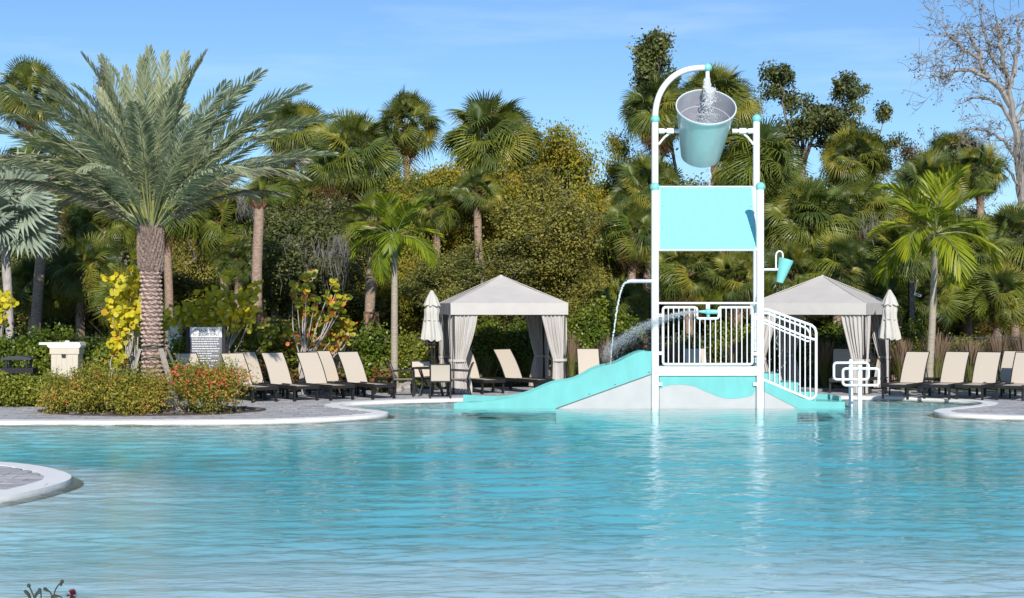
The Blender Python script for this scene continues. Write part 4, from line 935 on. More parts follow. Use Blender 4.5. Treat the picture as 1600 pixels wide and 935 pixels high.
# date palm in the planting bed
dp = at(239, HY, 30.6); t = thing('date_palm', 'date palm with scarred trunk and grey-green feather crown in the round planting bed', 'palm tree', (dp.x, dp.y, .05))
ZT = at(0, 372, 30.6).z - .05
dc = lambda z_: Vector((-.055*(z_/ZT)*1.0, 0, 0))
m = MB(); m.tube([dc(z_) + Vector((0, 0, z_)) for z_ in np.linspace(-.02, ZT+.35, 9)], [.24, .20, .185, .178, .175, .18, .205, .20, .12], 16); part('trunk', m, date_core, t)
m = MB(); K = 11; vs = [(-.125, 0, 0), (0, 0, -.05), (.125, 0, 0), (0, 0, .06), (0, -.075, .012), (-.06, -.035, -.012), (.06, -.035, -.012)]
m.add(vs, [(0, 5, 3), (5, 4, 3), (4, 6, 3), (6, 2, 3), (0, 1, 5), (5, 1, 4), (4, 1, 6), (6, 1, 2)]); scar = m.mesh('bark_scar', date_scar, smooth=False)
rows_n = 33; r_ = random.Random(4)
for j in range(rows_n):
    z_ = .12 + (ZT*.82-.12)*j/(rows_n-1); rad_ = .178 + .025*max(0, 1-z_/.5)
    for k in range(9):
        a_ = 2*PI*(k+.5*(j % 2))/9 + .09*j; s_ = r_.uniform(.85, 1.1)
        link('bark_scar', scar, t, dc(z_) + Vector((rad_*math.sin(a_), -rad_*math.cos(a_), z_+r_.uniform(-.01, .01))), (r_.uniform(-.15, .1), r_.uniform(-.12, .12), a_), (s_*.82, s_*1.0, s_*1.1))
m = MB()
for k in range(170):
    a_ = GOLD*k; z_ = ZT*.80 + (ZT*.24)*k/170; rad_ = .185 + .025*math.sin(PI*min(1, k/150)); d = Vector((math.cos(a_), math.sin(a_), 0)); b0 = dc(z_) + d*rad_*.8 + Vector((0, 0, z_))
    m.tube([b0, b0 + d*.09 + Vector((0, 0, .08)), b0 + d*.11 + Vector((0, 0, .16+.1*(k > 130)))], [.06, .05, .02], 4)
part('fibre_collar', m, date_boot, t)
top = dc(ZT) + Vector((0, 0, ZT+.22)); r_ = random.Random(12)
for k in range(40):
    q = (k+.5)/40; el = R(84 - 44*q**.95) + r_.uniform(-.06, .06); az = GOLD*k + r_.uniform(-.2, .2)
    me = DATE[min(3, int(q*3.4+r_.uniform(0, .8)))]
    place_leaf(me, t, top - Vector((0, 0, .15*q)) + Vector((math.cos(az)*.08, math.sin(az)*.08, 0)), az, el, r_.uniform(-1.1, 1.1)*(1.1-q), r_.uniform(.90, 1.05)*(1.0+.0*q))
for dx_, up_, s_, ro in ((-95, 300, .98, 1.2), (-60, 285, .9, 1.4), (-22, 300, 1.0, 1.5), (25, 290, .95, -1.4), (62, 300, .98, -1.3), (92, 295, 1.0, -1.2), (165, 250, .98, -.9), (-150, 235, .95, .9), (215, 225, 1.05, -.7), (-200, 200, 1.0, .6), (235, 250, 1.22, -.5), (-225, 270, 1.15, .5), (262, 200, 1.25, -.35), (-260, 190, 1.2, .4), (200, 290, 1.12, -.8), (-180, 300, 1.05, .8), (270, 150, 1.15, -.2), (-265, 130, 1.15, .3)):
    place_leaf(DATE[0] if abs(dx_) < 100 else DATE[1], t, top, 0 if dx_ > 0 else PI, math.atan2(up_, abs(dx_)) + .12, ro, s_)
for k in range(9):
    az = [PI+.2, PI-.45, .15, -.35, PI+.5, 2.5, .7, PI-.1, .4][k]
    place_leaf(DATED[k % 2], t, top - Vector((0, 0, .2)), az, R(r_.uniform(30, 50)), r_.uniform(-.3, .3), r_.uniform(.9, 1.08))
m = MB()
for k in range(46):                     # yellow-green frond bases
    a_ = GOLD*k; el = R(84-42*k/46); d = Vector((math.cos(a_)*math.cos(el), math.sin(a_)*math.cos(el), math.sin(el)))
    m.tube([top - Vector((0, 0, .25)) + d*.02, top + d*1.15], [.045, .014], 5)
part('frond_bases', m, M_plain('frond_base_green', (.30, .30, .10), .5, var=.25), t)
# stakes and strap round the trunk
for k, (xb, xt, yb_, yt_) in enumerate(((-.56, -.25, -.35, -.16), (.72, .20, -.5, -.14), (.80, .27, .35, .12), (-.50, -.2, .5, .16))):
    m = MB(); bar(m, (xb, yb_, -.03), (xt, yt_, at(0, 543, 30.6).z-.08), .11, .05); o = part('support_stake', m, wood_m if k != 2 else M_plain('green_grey_wood', (.12, .13, .10), .9, var=.3), None, smooth=False)
    o.location = t.location; tag(o, ['weathered timber stake leaning on the left of the date palm trunk', 'broad pale timber stake leaning on the right of the date palm trunk', 'dark timber stake behind the pale one, right of the date palm trunk', 'timber stake behind the left side of the date palm trunk'][k], 'stake', 'timber stakes propping the date palm')
m = MB()
for z_ in (1.42, 1.36, 1.16): m.tube([(.235*math.cos(2*PI*k/20), .235*math.sin(2*PI*k/20), z_+.012*math.sin(k*1.3)) for k in range(20)], .012, 5, closed=True)
part('strap', m, M_plain('strap_green', (.08, .09, .07), .7), t)

# slim ringed palms
def slim_palm(px, pyb, Y, pxt, pyt, rpx, label, seed, nf=13):
    b0 = at(px, HY, Y); t = thing('slim_palm', label, 'palm tree', (b0.x, Y, .04), 0, 'slim ringed palms behind the loungers'); r_ = random.Random(seed)
    top = at(pxt, pyt, Y) - Vector((b0.x, Y, .04)); m = MB(); K = 24; pts = []; rd = []
    for i in range(K+1):
        q = i/K; pts.append(Vector((top.x*q**.7, top.y*q, top.z*q))); rd.append(.105*(1.35-.35*min(1, q*6))*(1-.22*q)*(1 + .035*(i % 2)))
    m.tube(pts, rd, 12); part('trunk', m, xmas_trunk, t)
    m = MB(); m.tube([top - Vector((0, 0, .02)), top + Vector((0, 0, .25)), top + Vector((0, 0, .6))], [.085, .095, .05], 12); part('crownshaft', m, shaft_m, t)
    s_ = rpx*Y/FPX/1.25
    for k in range(nf):
        q = (k+.5)/nf; el = R(78-95*q) + r_.uniform(-.12, .12); az = GOLD*k*1.0 + seed
        place_leaf(XMAS[min(2, int(q*3.2))], t, top + Vector((0, 0, .55)), az, el, r_.uniform(-.3, .3), s_*r_.uniform(.9, 1.08))
slim_palm(616, 600, 38.2, 616.5, 402, 68, 'slim palm with pale ringed trunk and lime fronds, left of the dining set', 2, 15)
slim_palm(1449, 600, 37.6, 1461, 400, 92, 'slim palm with lime fronds rising between the right-row loungers', 5, 15)

# silver fan palm at the left edge
b0 = at(17, HY, 38); t = thing('silver_fan_palm', 'silver-blue fan palm with stiff fans, cut by the left picture edge', 'palm tree', (b0.x, 38, .03)); r_ = random.Random(3)
ct = at(6, 345, 38) - Vector((b0.x, 38, .03)); m = MB(); m.tube([(0, 0, 0), (.0, 0, 1.2), ct], [.15, .11, .13], 12); part('trunk', m, bark_pale, t)
for k in range(14):
    q = (k+.5)/14; az = 1.3 + 1.9*q + GOLD*k*.5; el = R(80 - 115*q); place_leaf(BIS[min(2, int(q*3))], t, ct, az, el, r_.uniform(-.6, .6), r_.uniform(.78, .95))
for az, el, roll, s_ in ((-.15, .82, 1.35, 1.12), (-.35, .22, 1.15, 1.0), (-.3, -.45, 1.0, .9), (-1.2, 1.35, .9, 1.05), (PI+.3, .9, -1.3, 1.1), (-1.5, -.3, .3, .9)): place_leaf(BIS[0], t, ct, az, el, roll, s_)

# ---- sabal palms: px, crown row, crown radius in px, distance, label, extras
SAB = [
 (50, 150, 62, 56, 'tall sabal palm behind the date palm crown at the upper left corner', dict(pbright=.05, dead=6)),
 (458, 205, 58, 50, 'sabal palm with brown skirt just right of the date palm crown', dict(dead=9, pbright=.3)),
 (552, 240, 75, 48, 'broad sabal palm in the skyline between the date palm and the centre', dict(dead=7, n_=62, pbright=.2)),
 (512, 265, 48, 47, 'smaller sabal palm leaning left under the broad one in the skyline', dict(dead=4, pbright=.4)),
 (634, 195, 60, 53, 'sabal palm with dark round crown left of the skyline centre', dict(pbright=.03, dead=5)),
 (768, 215, 80, 50, 'large round-crowned sabal palm in the skyline above the left cabana', dict(n_=66, dead=8, pbright=.18)),
 (748, 300, 42, 46, 'small green sabal palm among yellow leaves above the left cabana', dict(dead=0, pbright=.0)),
 (1028, 175, 62, 48, 'tall shaggy sabal palm behind the left side of the tipping bucket', dict(n_=62, dead=10, pbright=.12)),
 (1118, 160, 66, 50, 'tall sabal palm behind the arched pipe and the tipping bucket', dict(n_=60, dead=8, pbright=.1)),
 (1180, 255, 78, 47, 'sabal palm with yellow lower fans right of the tall posts', dict(n_=62, dead=8, pbright=.5)),
 (1010, 300, 66, 46, 'dark sabal palm left of the aqua shade panel', dict(dead=3, pbright=.12)),
 (985, 365, 62, 44, 'sabal palm with drooping pale-tipped fans left of the play structure', dict(dead=2, pbright=.35)),
 (1262, 345, 80, 44, 'wide sabal palm above the right cabana roof', dict(n_=60, dead=5, pbright=.3)),
 (1335, 250, 60, 50, 'sabal palm below the oak crown in the right skyline', dict(dead=4, pbright=.15)),
 (1310, 420, 62, 42, 'low sabal palm behind the peak of the right cabana', dict(dead=2, pbright=.35)),
 (1488, 245, 50, 53, 'sabal palm highest of the group behind the right slim palm', dict(dead=5, pbright=.1)),
 (1448, 290, 62, 49, 'sabal palm behind the left of the right slim palm crown', dict(dead=5, pbright=.1)),
 (1530, 265, 46, 51, 'sabal palm with hanging fans left of the bare grey tree', dict(dead=9, pbright=.3, elmin=-60)),
 (1400, 400, 66, 43, 'low sabal palm behind the light pole', dict(dead=2, pbright=.2)),
 (1510, 395, 72, 44, 'low sabal palm right of the slim palm trunk', dict(dead=3, pbright=.2)),
 (1585, 375, 66, 45, 'sabal palm under the bare grey tree at the right edge', dict(dead=4, pbright=.05)),
 (1560, 465, 60, 42.5, 'lowest sabal palm at the right edge above the ornamental grass', dict(dead=3, pbright=.45)),
 (1455, 470, 52, 42.5, 'young sabal palm low behind the right-row loungers', dict(dead=1, pbright=.3)),
 (1235, 430, 60, 42, 'low sabal palm behind the small aqua bucket', dict(dead=3, pbright=.45)),
 (1150, 440, 56, 43, 'low sabal palm seen through the barrier bars on their right', dict(dead=4, pbright=.25)),
 (1075, 425, 62, 43.5, 'low sabal palm seen behind the barrier just right of the left post', dict(dead=5, pbright=.15)),
 (972, 478, 52, 41.8, 'low green sabal palm behind the grey spout and falling water', dict(dead=0, pbright=.12)),
 (128, 425, 66, 42, 'low sabal palm between the left edge and the date palm trunk', dict(dead=2, pbright=.3)),
 (52, 450, 58, 42.5, 'low sabal palm behind the left hedge', dict(dead=1, pbright=.15)),
 (160, 350, 60, 45, 'sabal palm under the left half of the date palm crown', dict(dead=5, pbright=.35)),
 (190, 465, 54, 41.8, 'low sabal palm behind the yellow sea grape at the date palm trunk', dict(dead=3, pbright=.3)),
 (262, 330, 62, 44, 'yellow-green sabal palm behind the base of the date palm crown', dict(dead=2, pbright=.9)),
 (352, 350, 62, 45, 'sabal palm right of the date palm trunk, left of the bare brown trunk', dict(dead=2, pbright=.3)),
 (375, 410, 46, 43, 'small sabal palm behind the yellow sea grape right of the date palm', dict(dead=1, pbright=.1)),
 (432, 290, 46, 45, 'light green sabal palm directly right of the date palm crown', dict(dead=2, pbright=.9)),
 (680, 330, 44, 46, 'small sabal palm half hidden in olive leaves above the left umbrella', dict(dead=1, pbright=.2)),
 (90, 300, 52, 47, 'sabal palm behind the lower left fronds of the date palm', dict(dead=3, pbright=.3)),
 (1375, 470, 50, 42, 'lowest sabal palm behind the right umbrella', dict(dead=2, pbright=.5)),
 (1130, 330, 55, 49, 'sabal palm hidden mostly behind the aqua shade panel', dict(dead=4, pbright=.3)),
 (1210, 290, 52, 52, 'sabal palm between the tall right post and the oak', dict(dead=5, pbright=.2)),
 (1345, 330, 58, 46, 'sabal palm between the right cabana roof and the right slim palm', dict(dead=3, pbright=.25)),
]
for i, (px, pc, rp, Y, lab, kw) in enumerate(SAB): sabal(px, pc, rp, Y, lab, seed=i, **kw)
def planted(px, py, rp, Y, label, bx, seed, **kw): return sabal(px, py, rp, Y, label, 'planted sabal palms with bare brown trunks', seed=seed, basex=bx, rt=.155, boots=.4, **kw)
pa = planted(404, 318, 44, 39.5, 'planted sabal palm with smooth brown trunk and strap above the loungers', 404, 71, n_=11, dead=0, pbright=.5, elmin=30)
pb = planted(580, 352, 60, 40.5, 'planted sabal palm with brown trunk behind the slim palm', 580, 72, n_=26, dead=0, pbright=.45)
pc_ = planted(70, 250, 58, 41, 'sabal palm with leaning grey trunk right of the silver fan palm', 56, 73, n_=24, dead=5, pbright=.2)
for p_, rr in ((pa, .19), (pb, .19)):
    zz = HC - (490-HY)*p_.location.y/FPX
    m = MB()
    for dz_ in (0, -.33): m.tube([(rr*math.cos(2*PI*k/16), rr*math.sin(2*PI*k/16), zz+dz_) for k in range(16)], .018, 5, closed=True)
    for k in range(7): a_ = 2*PI*k/7; m.box((rr*math.cos(a_), rr*math.sin(a_), zz-.165), (.07, .07, .36), (0, 0, a_))
    part('trunk_strap', m, sabal_boot, p_)
o = part('support_stake', (lambda m: (bar(m, (1.0, -.3, 0), (.15, 0, 1.9), .09, .05), m)[1])(MB()), wood_m, None, smooth=False); o.location = pb.location
tag(o, 'pale timber stake leaning on the brown trunk behind the slim palm', 'stake')

# ================================================================== broadleaf trees
def leaf_quads(P, D, size, rs, aspect=.55, curl=0.0):
    """P centres (n,3), D outward directions -> kite quads"""
    n_ = len(P); nrm_ = D*.6 + rs.normal(0, 1, (n_, 3)) + np.array([0, -.12, .35]); nrm_ /= np.linalg.norm(nrm_, axis=1)[:, None] + 1e-9
    tt = rs.normal(0, 1, (n_, 3)); tt -= (tt*nrm_).sum(1)[:, None]*nrm_; tt /= np.linalg.norm(tt, axis=1)[:, None] + 1e-9
    bb_ = np.cross(nrm_, tt); s_ = size*rs.uniform(.65, 1.35, n_)[:, None]
    V = np.stack([P - tt*s_*.5, P + bb_*s_*aspect*.5 + nrm_*s_*curl, P + tt*s_*.5, P - bb_*s_*aspect*.5 + nrm_*s_*curl], 1)
    return V.reshape(-1, 3), np.arange(n_*4).reshape(-1, 4)
def grow(rs, p, d, L_, r_, lvl, maxl, out, tips, spread=.55, up=.12, shrink=.72, kids=(2, 4), first=None):
    n_ = 5; pts = [p.copy()]; q = p.copy(); dd = d.copy()
    for i in range(n_):
        dd = (dd + Vector(rs.normal(0, .13, 3)) + Vector((0, 0, up*.25))).normalized(); q = q + dd*(L_/n_); pts.append(q.copy())
    out.append((pts, [r_*(1-.38*i/n_) for i in range(n_+1)], lvl))
    if lvl >= maxl: tips.append((pts[-1], dd)); tips.append((pts[-3], dd)); return
    k = rs.randint(kids[0], kids[1]+1) + (2 if first else 0)
    for j in range(k):
        s_ = 1 if j == 0 else 0
        nd = (dd + Vector(rs.normal(0, 1, 3)).normalized()*(spread*(.5 if s_ else 1.25)) + Vector((0, 0, up))).normalized()
        st = pts[-1] if s_ or rs.rand() < .5 else pts[rs.randint(2, n_+1)]
        grow(rs, st, nd, (first if first else L_*shrink)*rs.uniform(.75, 1.15), r_*.60, lvl+1, maxl, out, tips, spread, up, shrink, kids)
def tree_variant(seed, trunk, maxl, nleaf, lsize, sigma, spread=.6, shrink=.72, r0=.22, kids=(2, 4), low=None, sides=6, first=None, H0=8, W0=2.6):
    """unit tree: crown about 2 wide, height 1 mapped later; returns branch mesh data and leaf arrays"""
    rs = np.random.RandomState(seed); out = []; tips = []
    grow(rs, Vector((0, 0, 0)), Vector((0, 0, 1)), trunk, r0, 0, maxl, out, tips, spread, .12, shrink, kids, first)
    m = MB()
    for pts, rr, lvl in out: m.tube(pts, [max(.013, r) for r in rr], sides if lvl < 2 else 4, caps=False)
    T = np.array([tuple(t_[0]) for t_ in tips]); 
    if low: 
        ex = T[rs.randint(0, len(T), int(len(T)*low))]*rs.uniform(.55, .95, (int(len(T)*low), 1)); T = np.vstack([T, ex])
    sx_ = W0/np.percentile(np.abs(T[:, :2]-T[:, :2].mean(0)), 97); sz_ = H0/T[:, 2].max(); T = T*np.array([sx_, sx_, sz_]); m.v = [(v[0]*sx_, v[1]*sx_, v[2]*sz_) for v in m.v]
    rz_ = rs.uniform(.55, 1.45, len(T)); idx_ = rs.randint(0, len(T), nleaf); sub = T[idx_]; ctr_ = T.mean(0)
    cl = rs.normal(0, sigma, (len(T), 3)); 
    P = sub + np.clip(rs.normal(0, 1, (nleaf, 3)), -1.7, 1.7)*sigma*rz_[idx_][:, None]*np.array([1, 1, .75]) ; D = (P-ctr_)/ (np.linalg.norm(P-ctr_, axis=1)[:, None]+1e-6)
    V, F = leaf_quads(P, D, lsize, rs)
    ext = P[:, 2].max(); wid_ = np.percentile(np.abs(P[:, :2] - P[:, :2].mean(0)), 97)
    off = P[:, :2].mean(0)
    return dict(br=m, V=V, F=F, h=ext, w=wid_, off=off)
TV = {}
def variant(key, mats, **kw):
    v = tree_variant(**kw); br = _raw(v['br'], 'branches', [mats[0]]); br.polygons.foreach_set('use_smooth', [True]*len(br.polygons))
    TV[key] = dict(br=br, lf=npmesh('foliage', v['V'], v['F'], mats[1]), h=v['h'], w=v['w'], off=v['off'])
variant('oak', (bark_grey, leaf_oak), seed=11, trunk=2.4, maxl=4, nleaf=42000, lsize=.13, sigma=.30, spread=.75, low=.5, H0=8.5, W0=2.6)
variant('open', (bark_grey, leaf_dark), seed=23, trunk=6.6, first=1.15, maxl=4, nleaf=16000, lsize=.13, sigma=.18, spread=.95, kids=(2, 3), shrink=.74, r0=.17, H0=11, W0=1.6)
variant('topped', (bark_grey, leaf_dark), seed=29, trunk=8.2, first=.85, maxl=4, nleaf=16000, lsize=.14, sigma=.20, spread=.8, kids=(3, 4), shrink=.72, r0=.15, H0=12, W0=.95)
variant('bushy', (bark_grey, leaf_yel), seed=37, trunk=1.2, maxl=4, nleaf=56000, lsize=.105, sigma=.30, spread=.85, low=.8, kids=(3, 4), r0=.10, H0=7.5, W0=2.5)
variant('sparse', (bark_grey, leaf_greyb), seed=41, trunk=2.2, maxl=5, nleaf=12000, lsize=.10, sigma=.26, spread=.6, kids=(2, 3), r0=.10, H0=8, W0=1.8)
variant('bare', (bark_twig, leaf_greyb), seed=58, trunk=3.6, maxl=6, nleaf=2600, lsize=.12, sigma=.10, spread=1.05, kids=(2, 3), shrink=.80, r0=.16, H0=13, W0=2.9)
variant('wall', (bark_dark, leaf_dark), seed=67, trunk=1.0, maxl=4, nleaf=52000, lsize=.17, sigma=.40, spread=.9, low=1.2, kids=(3, 4), r0=.12, H0=8, W0=2.6)
def tree(px, ytop, wpx, Y, key, mat, label, group='broadleaf trees in the woods behind the pool', rz=0, name='broadleaf_tree', bark=None):
    v = TV[key]; b0 = at(px, HY, Y); ht = HC - (ytop-HY)*Y/FPX - .03; t = thing(name, label, 'tree', (b0.x, Y, .03), rz, group)
    sz_ = ht/v['h']; sx_ = wpx*Y/FPX/2/v['w']
    for nm, me, mt in (('trunk', v['br'], bark), ('crown', v['lf'], mat)):
        o = link(nm, me, t, (-v['off'][0]*sx_*.8, -v['off'][1]*sx_*.8, 0), None, (sx_, sx_, sz_))
        if mt is not None: o.material_slots[0].link = 'OBJECT'; o.material_slots[0].material = mt
    return t
TR_ = [
 (1042, 40, 84, 50, 'topped', leaf_dark, 'tall narrow dark tree rising behind the arched pipe', 0.3),
 (1262, 92, 135, 55, 'open', leaf_dark, 'dark open-crowned tree standing tall right of the tipping bucket', 1.2),
 (1352, 130, 98, 56, 'open', leaf_dark, 'smaller dark open-crowned tree right of its taller twin in the right skyline', 2.6),
 (1165, 140, 110, 53, 'oak', leaf_oak, 'green tree behind the right of the tipping bucket', 2.1),
 (888, 182, 200, 51, 'bushy', leaf_yel, 'yellow-leaved tree reaching the skyline left of the play structure', 0.5),
 (640, 258, 170, 47, 'bushy', leaf_yel, 'golden tree under the dark round sabal left of the skyline centre', 5.0),
 (565, 318, 130, 46.5, 'bushy', leaf_olive, 'olive tree just behind the second planted sabal palm', 2.4),
 (705, 262, 130, 51, 'bushy', leaf_olive, 'olive tree filling the gap left of the large round sabal crown', 1.0),
 (835, 185, 130, 53, 'sparse', leaf_yel, 'thin-topped yellow tree right beside the large round sabal crown', 3.0),
 (945, 200, 120, 53, 'sparse', leaf_yel, 'thin-topped yellow tree nearest the tipping bucket on its left', 0.9),
 (810, 250, 190, 49, 'bushy', leaf_olive, 'olive-yellow tree directly under the large round sabal crown', 4.6),
 (500, 330, 140, 46, 'oak', leaf_oak, 'green oak between the mossy oak and the skyline sabals', 0.4),
 (1290, 250, 150, 53, 'oak', leaf_oak, 'oak filling the skyline behind the wide sabal above the right cabana', 1.6),
 (1430, 300, 140, 54, 'bushy', leaf_olive, 'olive tree behind the right slim palm crown', 2.0),
 (845, 300, 250, 46, 'bushy', leaf_olive, 'wide olive-yellow tree above the left cabana roof', 2.2),
 (690, 245, 190, 48, 'bushy', leaf_yel, 'golden-leaved tree between the two round sabal crowns', 3.4),
 (935, 330, 150, 45, 'bushy', leaf_olive, 'olive tree just left of the play structure', 4.4),
 (735, 370, 170, 44, 'oak', leaf_oak, 'dark green tree behind the left cabana and its umbrella', .8),
 (470, 300, 230, 45, 'oak', leaf_dark, 'dark oak hung with grey moss right of the date palm', 1.9),
 (565, 330, 150, 46, 'sparse', leaf_greyb, 'thin greyish tree behind the slim palm crown', .2),
 (430, 275, 130, 47, 'sparse', leaf_greyb, 'thin greyish tree behind the planted sabal palm', 2.9),
 (330, 250, 150, 52, 'bushy', leaf_olive, 'olive tree behind the right half of the date palm crown', 1.1),
 (210, 215, 170, 54, 'oak', leaf_dark, 'dark tree behind the middle of the date palm crown', 3.9),
 (165, 85, 70, 60, 'sparse', leaf_greyb, 'thin dark tree peeping through the top of the date palm crown', 3.1),
 (120, 215, 180, 55, 'oak', leaf_oak, 'oak behind the left half of the date palm crown', 2.7),
 (95, 330, 120, 46, 'oak', leaf_dark, 'dark oak between the silver fan palm and the date palm', 4.9),
 (1405, 215, 130, 55, 'sparse', leaf_greyb, 'thin grey-leaved tree in the right skyline, left of the right slim palm', 1.4),
 (1375, 300, 120, 48, 'sparse', leaf_olive, 'thin olive tree between the right cabana and the right slim palm', 5.1),
 (1540, 320, 130, 56, 'sparse', leaf_greyb, 'thin grey tree under the bare tree at the right', 4.0),
]
for i, (px, yt, wp, Y, key, mt, lab, rz) in enumerate(TR_): tree(px, yt, wp, Y, key, mt, lab, rz=rz)
def bare_tree(px, Y, limbs, label, seed):
    b0 = at(px, HY, Y); b0.z = .03; t = thing('bare_tree', label, 'tree', b0, 0, 'broadleaf trees in the woods behind the pool'); rs = np.random.RandomState(seed); m = MB(); tips = []
    def twig(p, d, L_, r_, lv):
        q = p.copy(); dd = d.copy(); pts = [p.copy()]
        for i in range(4): dd = (dd + Vector(rs.normal(0, .2, 3)) + Vector((0, 0, .03))).normalized(); q = q + dd*L_/4; pts.append(q.copy())
        m.tube(pts, [max(.008, r_*(1-.2*i)) for i in range(5)], 4, caps=False)
        if lv == 0: tips.append(q.copy()); return
        for _ in range(rs.randint(2, 5)): twig(pts[rs.randint(1, 5)], (dd + Vector(rs.normal(0, .75, 3))).normalized(), L_*rs.uniform(.5, .8), r_*.6, lv-1)
    for k, (r0, pts) in enumerate(limbs):
        dz_ = rs.normal(0, .6) if k else 0; P_ = crom([at(a_, b_, Y + dz_*i/len(pts)) - b0 for i, (a_, b_) in enumerate(pts)], 5); N_ = len(P_)
        m.tube([p + Vector(rs.normal(0, .03, 3)) for p in P_], [r0*(1-.75*i/N_) for i in range(N_)], 7, caps=False)
        for i in range(4 if k else 14, N_):
            if rs.rand() < .75: twig(P_[i], ((P_[i]-P_[i-1]).normalized() + Vector(rs.normal(0, .9, 3))).normalized(), rs.uniform(.5, 1.3), max(.014, r0*.25*(1-.6*i/N_)), 2)
    part('trunk', m, bark_twig, t); T = np.array([tuple(q) for q in tips]); idx = rs.randint(0, len(T), 2600); keep = rs.rand(len(T)) < .45; idx = idx[keep[idx]]
    P = T[idx] + rs.normal(0, .08, (len(idx), 3)); V, F = leaf_quads(P, np.tile([0, -.3, .3], (len(P), 1)), .11, rs); link('leaves', npmesh('leaves', V, F, leaf_greyb), t)
bare_tree(1600, 52, [(.26, [(1600, 500), (1600, 420), (1598, 332), (1592, 240), (1580, 165), (1572, 120)]), (.12, [(1580, 165), (1560, 135), (1540, 118), (1528, 85), (1516, 55), (1506, 40)]), (.09, [(1543, 121), (1515, 110), (1490, 112), (1474, 122), (1460, 118)]),
    (.08, [(1530, 90), (1508, 78), (1490, 62), (1478, 52)]), (.10, [(1572, 120), (1566, 85), (1560, 50), (1556, 26)]), (.09, [(1576, 140), (1588, 95), (1592, 60), (1588, 24)]), (.07, [(1572, 120), (1548, 80), (1538, 48), (1532, 30)]),
    (.08, [(1588, 200), (1560, 165), (1530, 152), (1505, 158)]), (.08, [(1596, 260), (1568, 220), (1540, 205), (1510, 200)]), (.08, [(1590, 190), (1610, 140), (1620, 90), (1615, 50)]), (.06, [(1596, 300), (1575, 265), (1555, 250), (1548, 228)])],
    'big bare grey-branched tree at the upper right edge', 6)
tree(1450, 190, 130, 58, 'bare', leaf_greyb, 'smaller bare grey tree left of the big bare tree', rz=2.4, name='bare_tree')
rs = random.Random(77)
wl = []
for i in range(21):
    px = -40 + i*84; yt = 272 + rs.uniform(-22, 22) + (65 if px > 1380 else 0)
    wl.append((px, yt, 175, 60 + rs.uniform(-2, 4)))
names_w = ['far left edge', 'silver fan palm', 'left half of the date palm', 'date palm trunk', 'rules sign', 'planted sabal trunk', 'left-row loungers', 'slim palm on the left', 'left umbrella', 'left cabana peak', 'left cabana right curtain', 'slide', 'grey spout', 'left posts', 'right posts', 'right cabana peak', 'right umbrella', 'light pole', 'right slim palm', 'right-row loungers', 'right picture edge']
for i, (px, yt, wp, Y) in enumerate(wl): tree(px, yt, wp, Y, 'wall', leaf_dark if i % 3 else leaf_oak, 'dark dense tree closing the woods far behind the ' + names_w[i], 'dark trees closing the back of the woods', rz=i*1.3, name='dense_tree')
wl2 = [(x_, 395 + rs.uniform(-25, 30), 190, 47 + rs.uniform(-1, 1.5)) for x_ in range(20, 1640, 98)]
wn2 = ['left edge hedge', 'cream bin', 'date palm trunk', 'yellow sea grape', 'brown strapped trunk', 'red-leaved sea grape', 'second brown trunk', 'left umbrella', 'left cabana roof', 'left cabana curtains', 'falling water', 'barrier bars', 'stair rail', 'right cabana roof', 'right umbrella', 'right slim palm trunk', 'lounger at the right edge']
for i, (px, yt, wp, Y) in enumerate(wl2): tree(px, yt, wp, Y, 'wall', [leaf_dark, leaf_oak, leaf_dark, leaf_olive][i % 4], 'low leafy tree of the undergrowth behind the ' + wn2[i], 'low trees of the undergrowth', rz=i*2.1, name='undergrowth_tree')
# grey moss hanging from the dark oak
def moss(px0, px1, y0, y1, Y, n_, label):
    rs = np.random.RandomState(int(px0)); m = MB(); c0 = at((px0+px1)/2, y0, Y)
    for i in range(n_):
        p = at(rs.uniform(px0, px1), y0 + rs.rand()*(y1-y0)*.6, Y + rs.normal(0, .5)); l_ = rs.uniform(.3, 1.0)*(y1-y0)*Y/FPX*.55; w_ = rs.uniform(.005, .018); vs = []
        for k in range(4): vs += [p + Vector((-w_*(1-k/4) + .05*math.sin(k*1.6+i), 0, -l_*k/3)) - c0, p + Vector((w_*(1-k/4) + .05*math.sin(k*1.6+i), .01, -l_*k/3)) - c0]
        m.add(vs, [(2*k, 2*k+1, 2*k+3, 2*k+2) for k in range(3)])
    o = link('hanging_moss', _raw(m, 'hanging_moss', [moss_m])); o.location = c0; tag(o, label, 'moss', kind='stuff')
moss(435, 545, 365, 450, 43.4, 1300, 'curtain of grey moss hanging from the dark oak')
moss(1345, 1395, 330, 440, 44.5, 160, 'grey moss strands hanging between the right palms')
moss(1585, 1615, 190, 330, 50, 90, 'grey moss hanging on the bare tree at the right edge')
moss(370, 400, 300, 345, 44, 160, 'grey moss by the top of the brown planted trunk')

# ================================================================== hedges, shrubs, sea grapes, grasses
def cloud(ells, n_, size, seed, aspect=.6, sub=60, sig=.10, shell=.55):
    rs = np.random.RandomState(seed); vol = np.array([e[3]*e[5] + e[3]*e[4]*.3 for e in ells], float); vol /= vol.sum(); Ps = []; Ds = []
    for (cx, cy, cz, rx, ry, rz_), f in zip(ells, vol):
        k = int(n_*f); d = rs.normal(0, 1, (sub, 3)); d /= np.linalg.norm(d, axis=1)[:, None]
        sc_ = d*(shell + (1-shell)*rs.rand(sub, 1)**.6)*np.array([rx, ry, rz_])
        idx = rs.randint(0, sub, k); P = sc_[idx] + rs.normal(0, 1, (k, 3))*sig*np.array([1, 1, .8])
        D = P/np.array([rx, ry, rz_]); D /= np.linalg.norm(D, axis=1)[:, None]+1e-6
        P = P + np.array([cx, cy, cz]); P[:, 2] = np.abs(P[:, 2] - .01) + .01; Ps.append(P); Ds.append(D)
    return leaf_quads(np.vstack(Ps), np.vstack(Ds), size, rs, aspect)
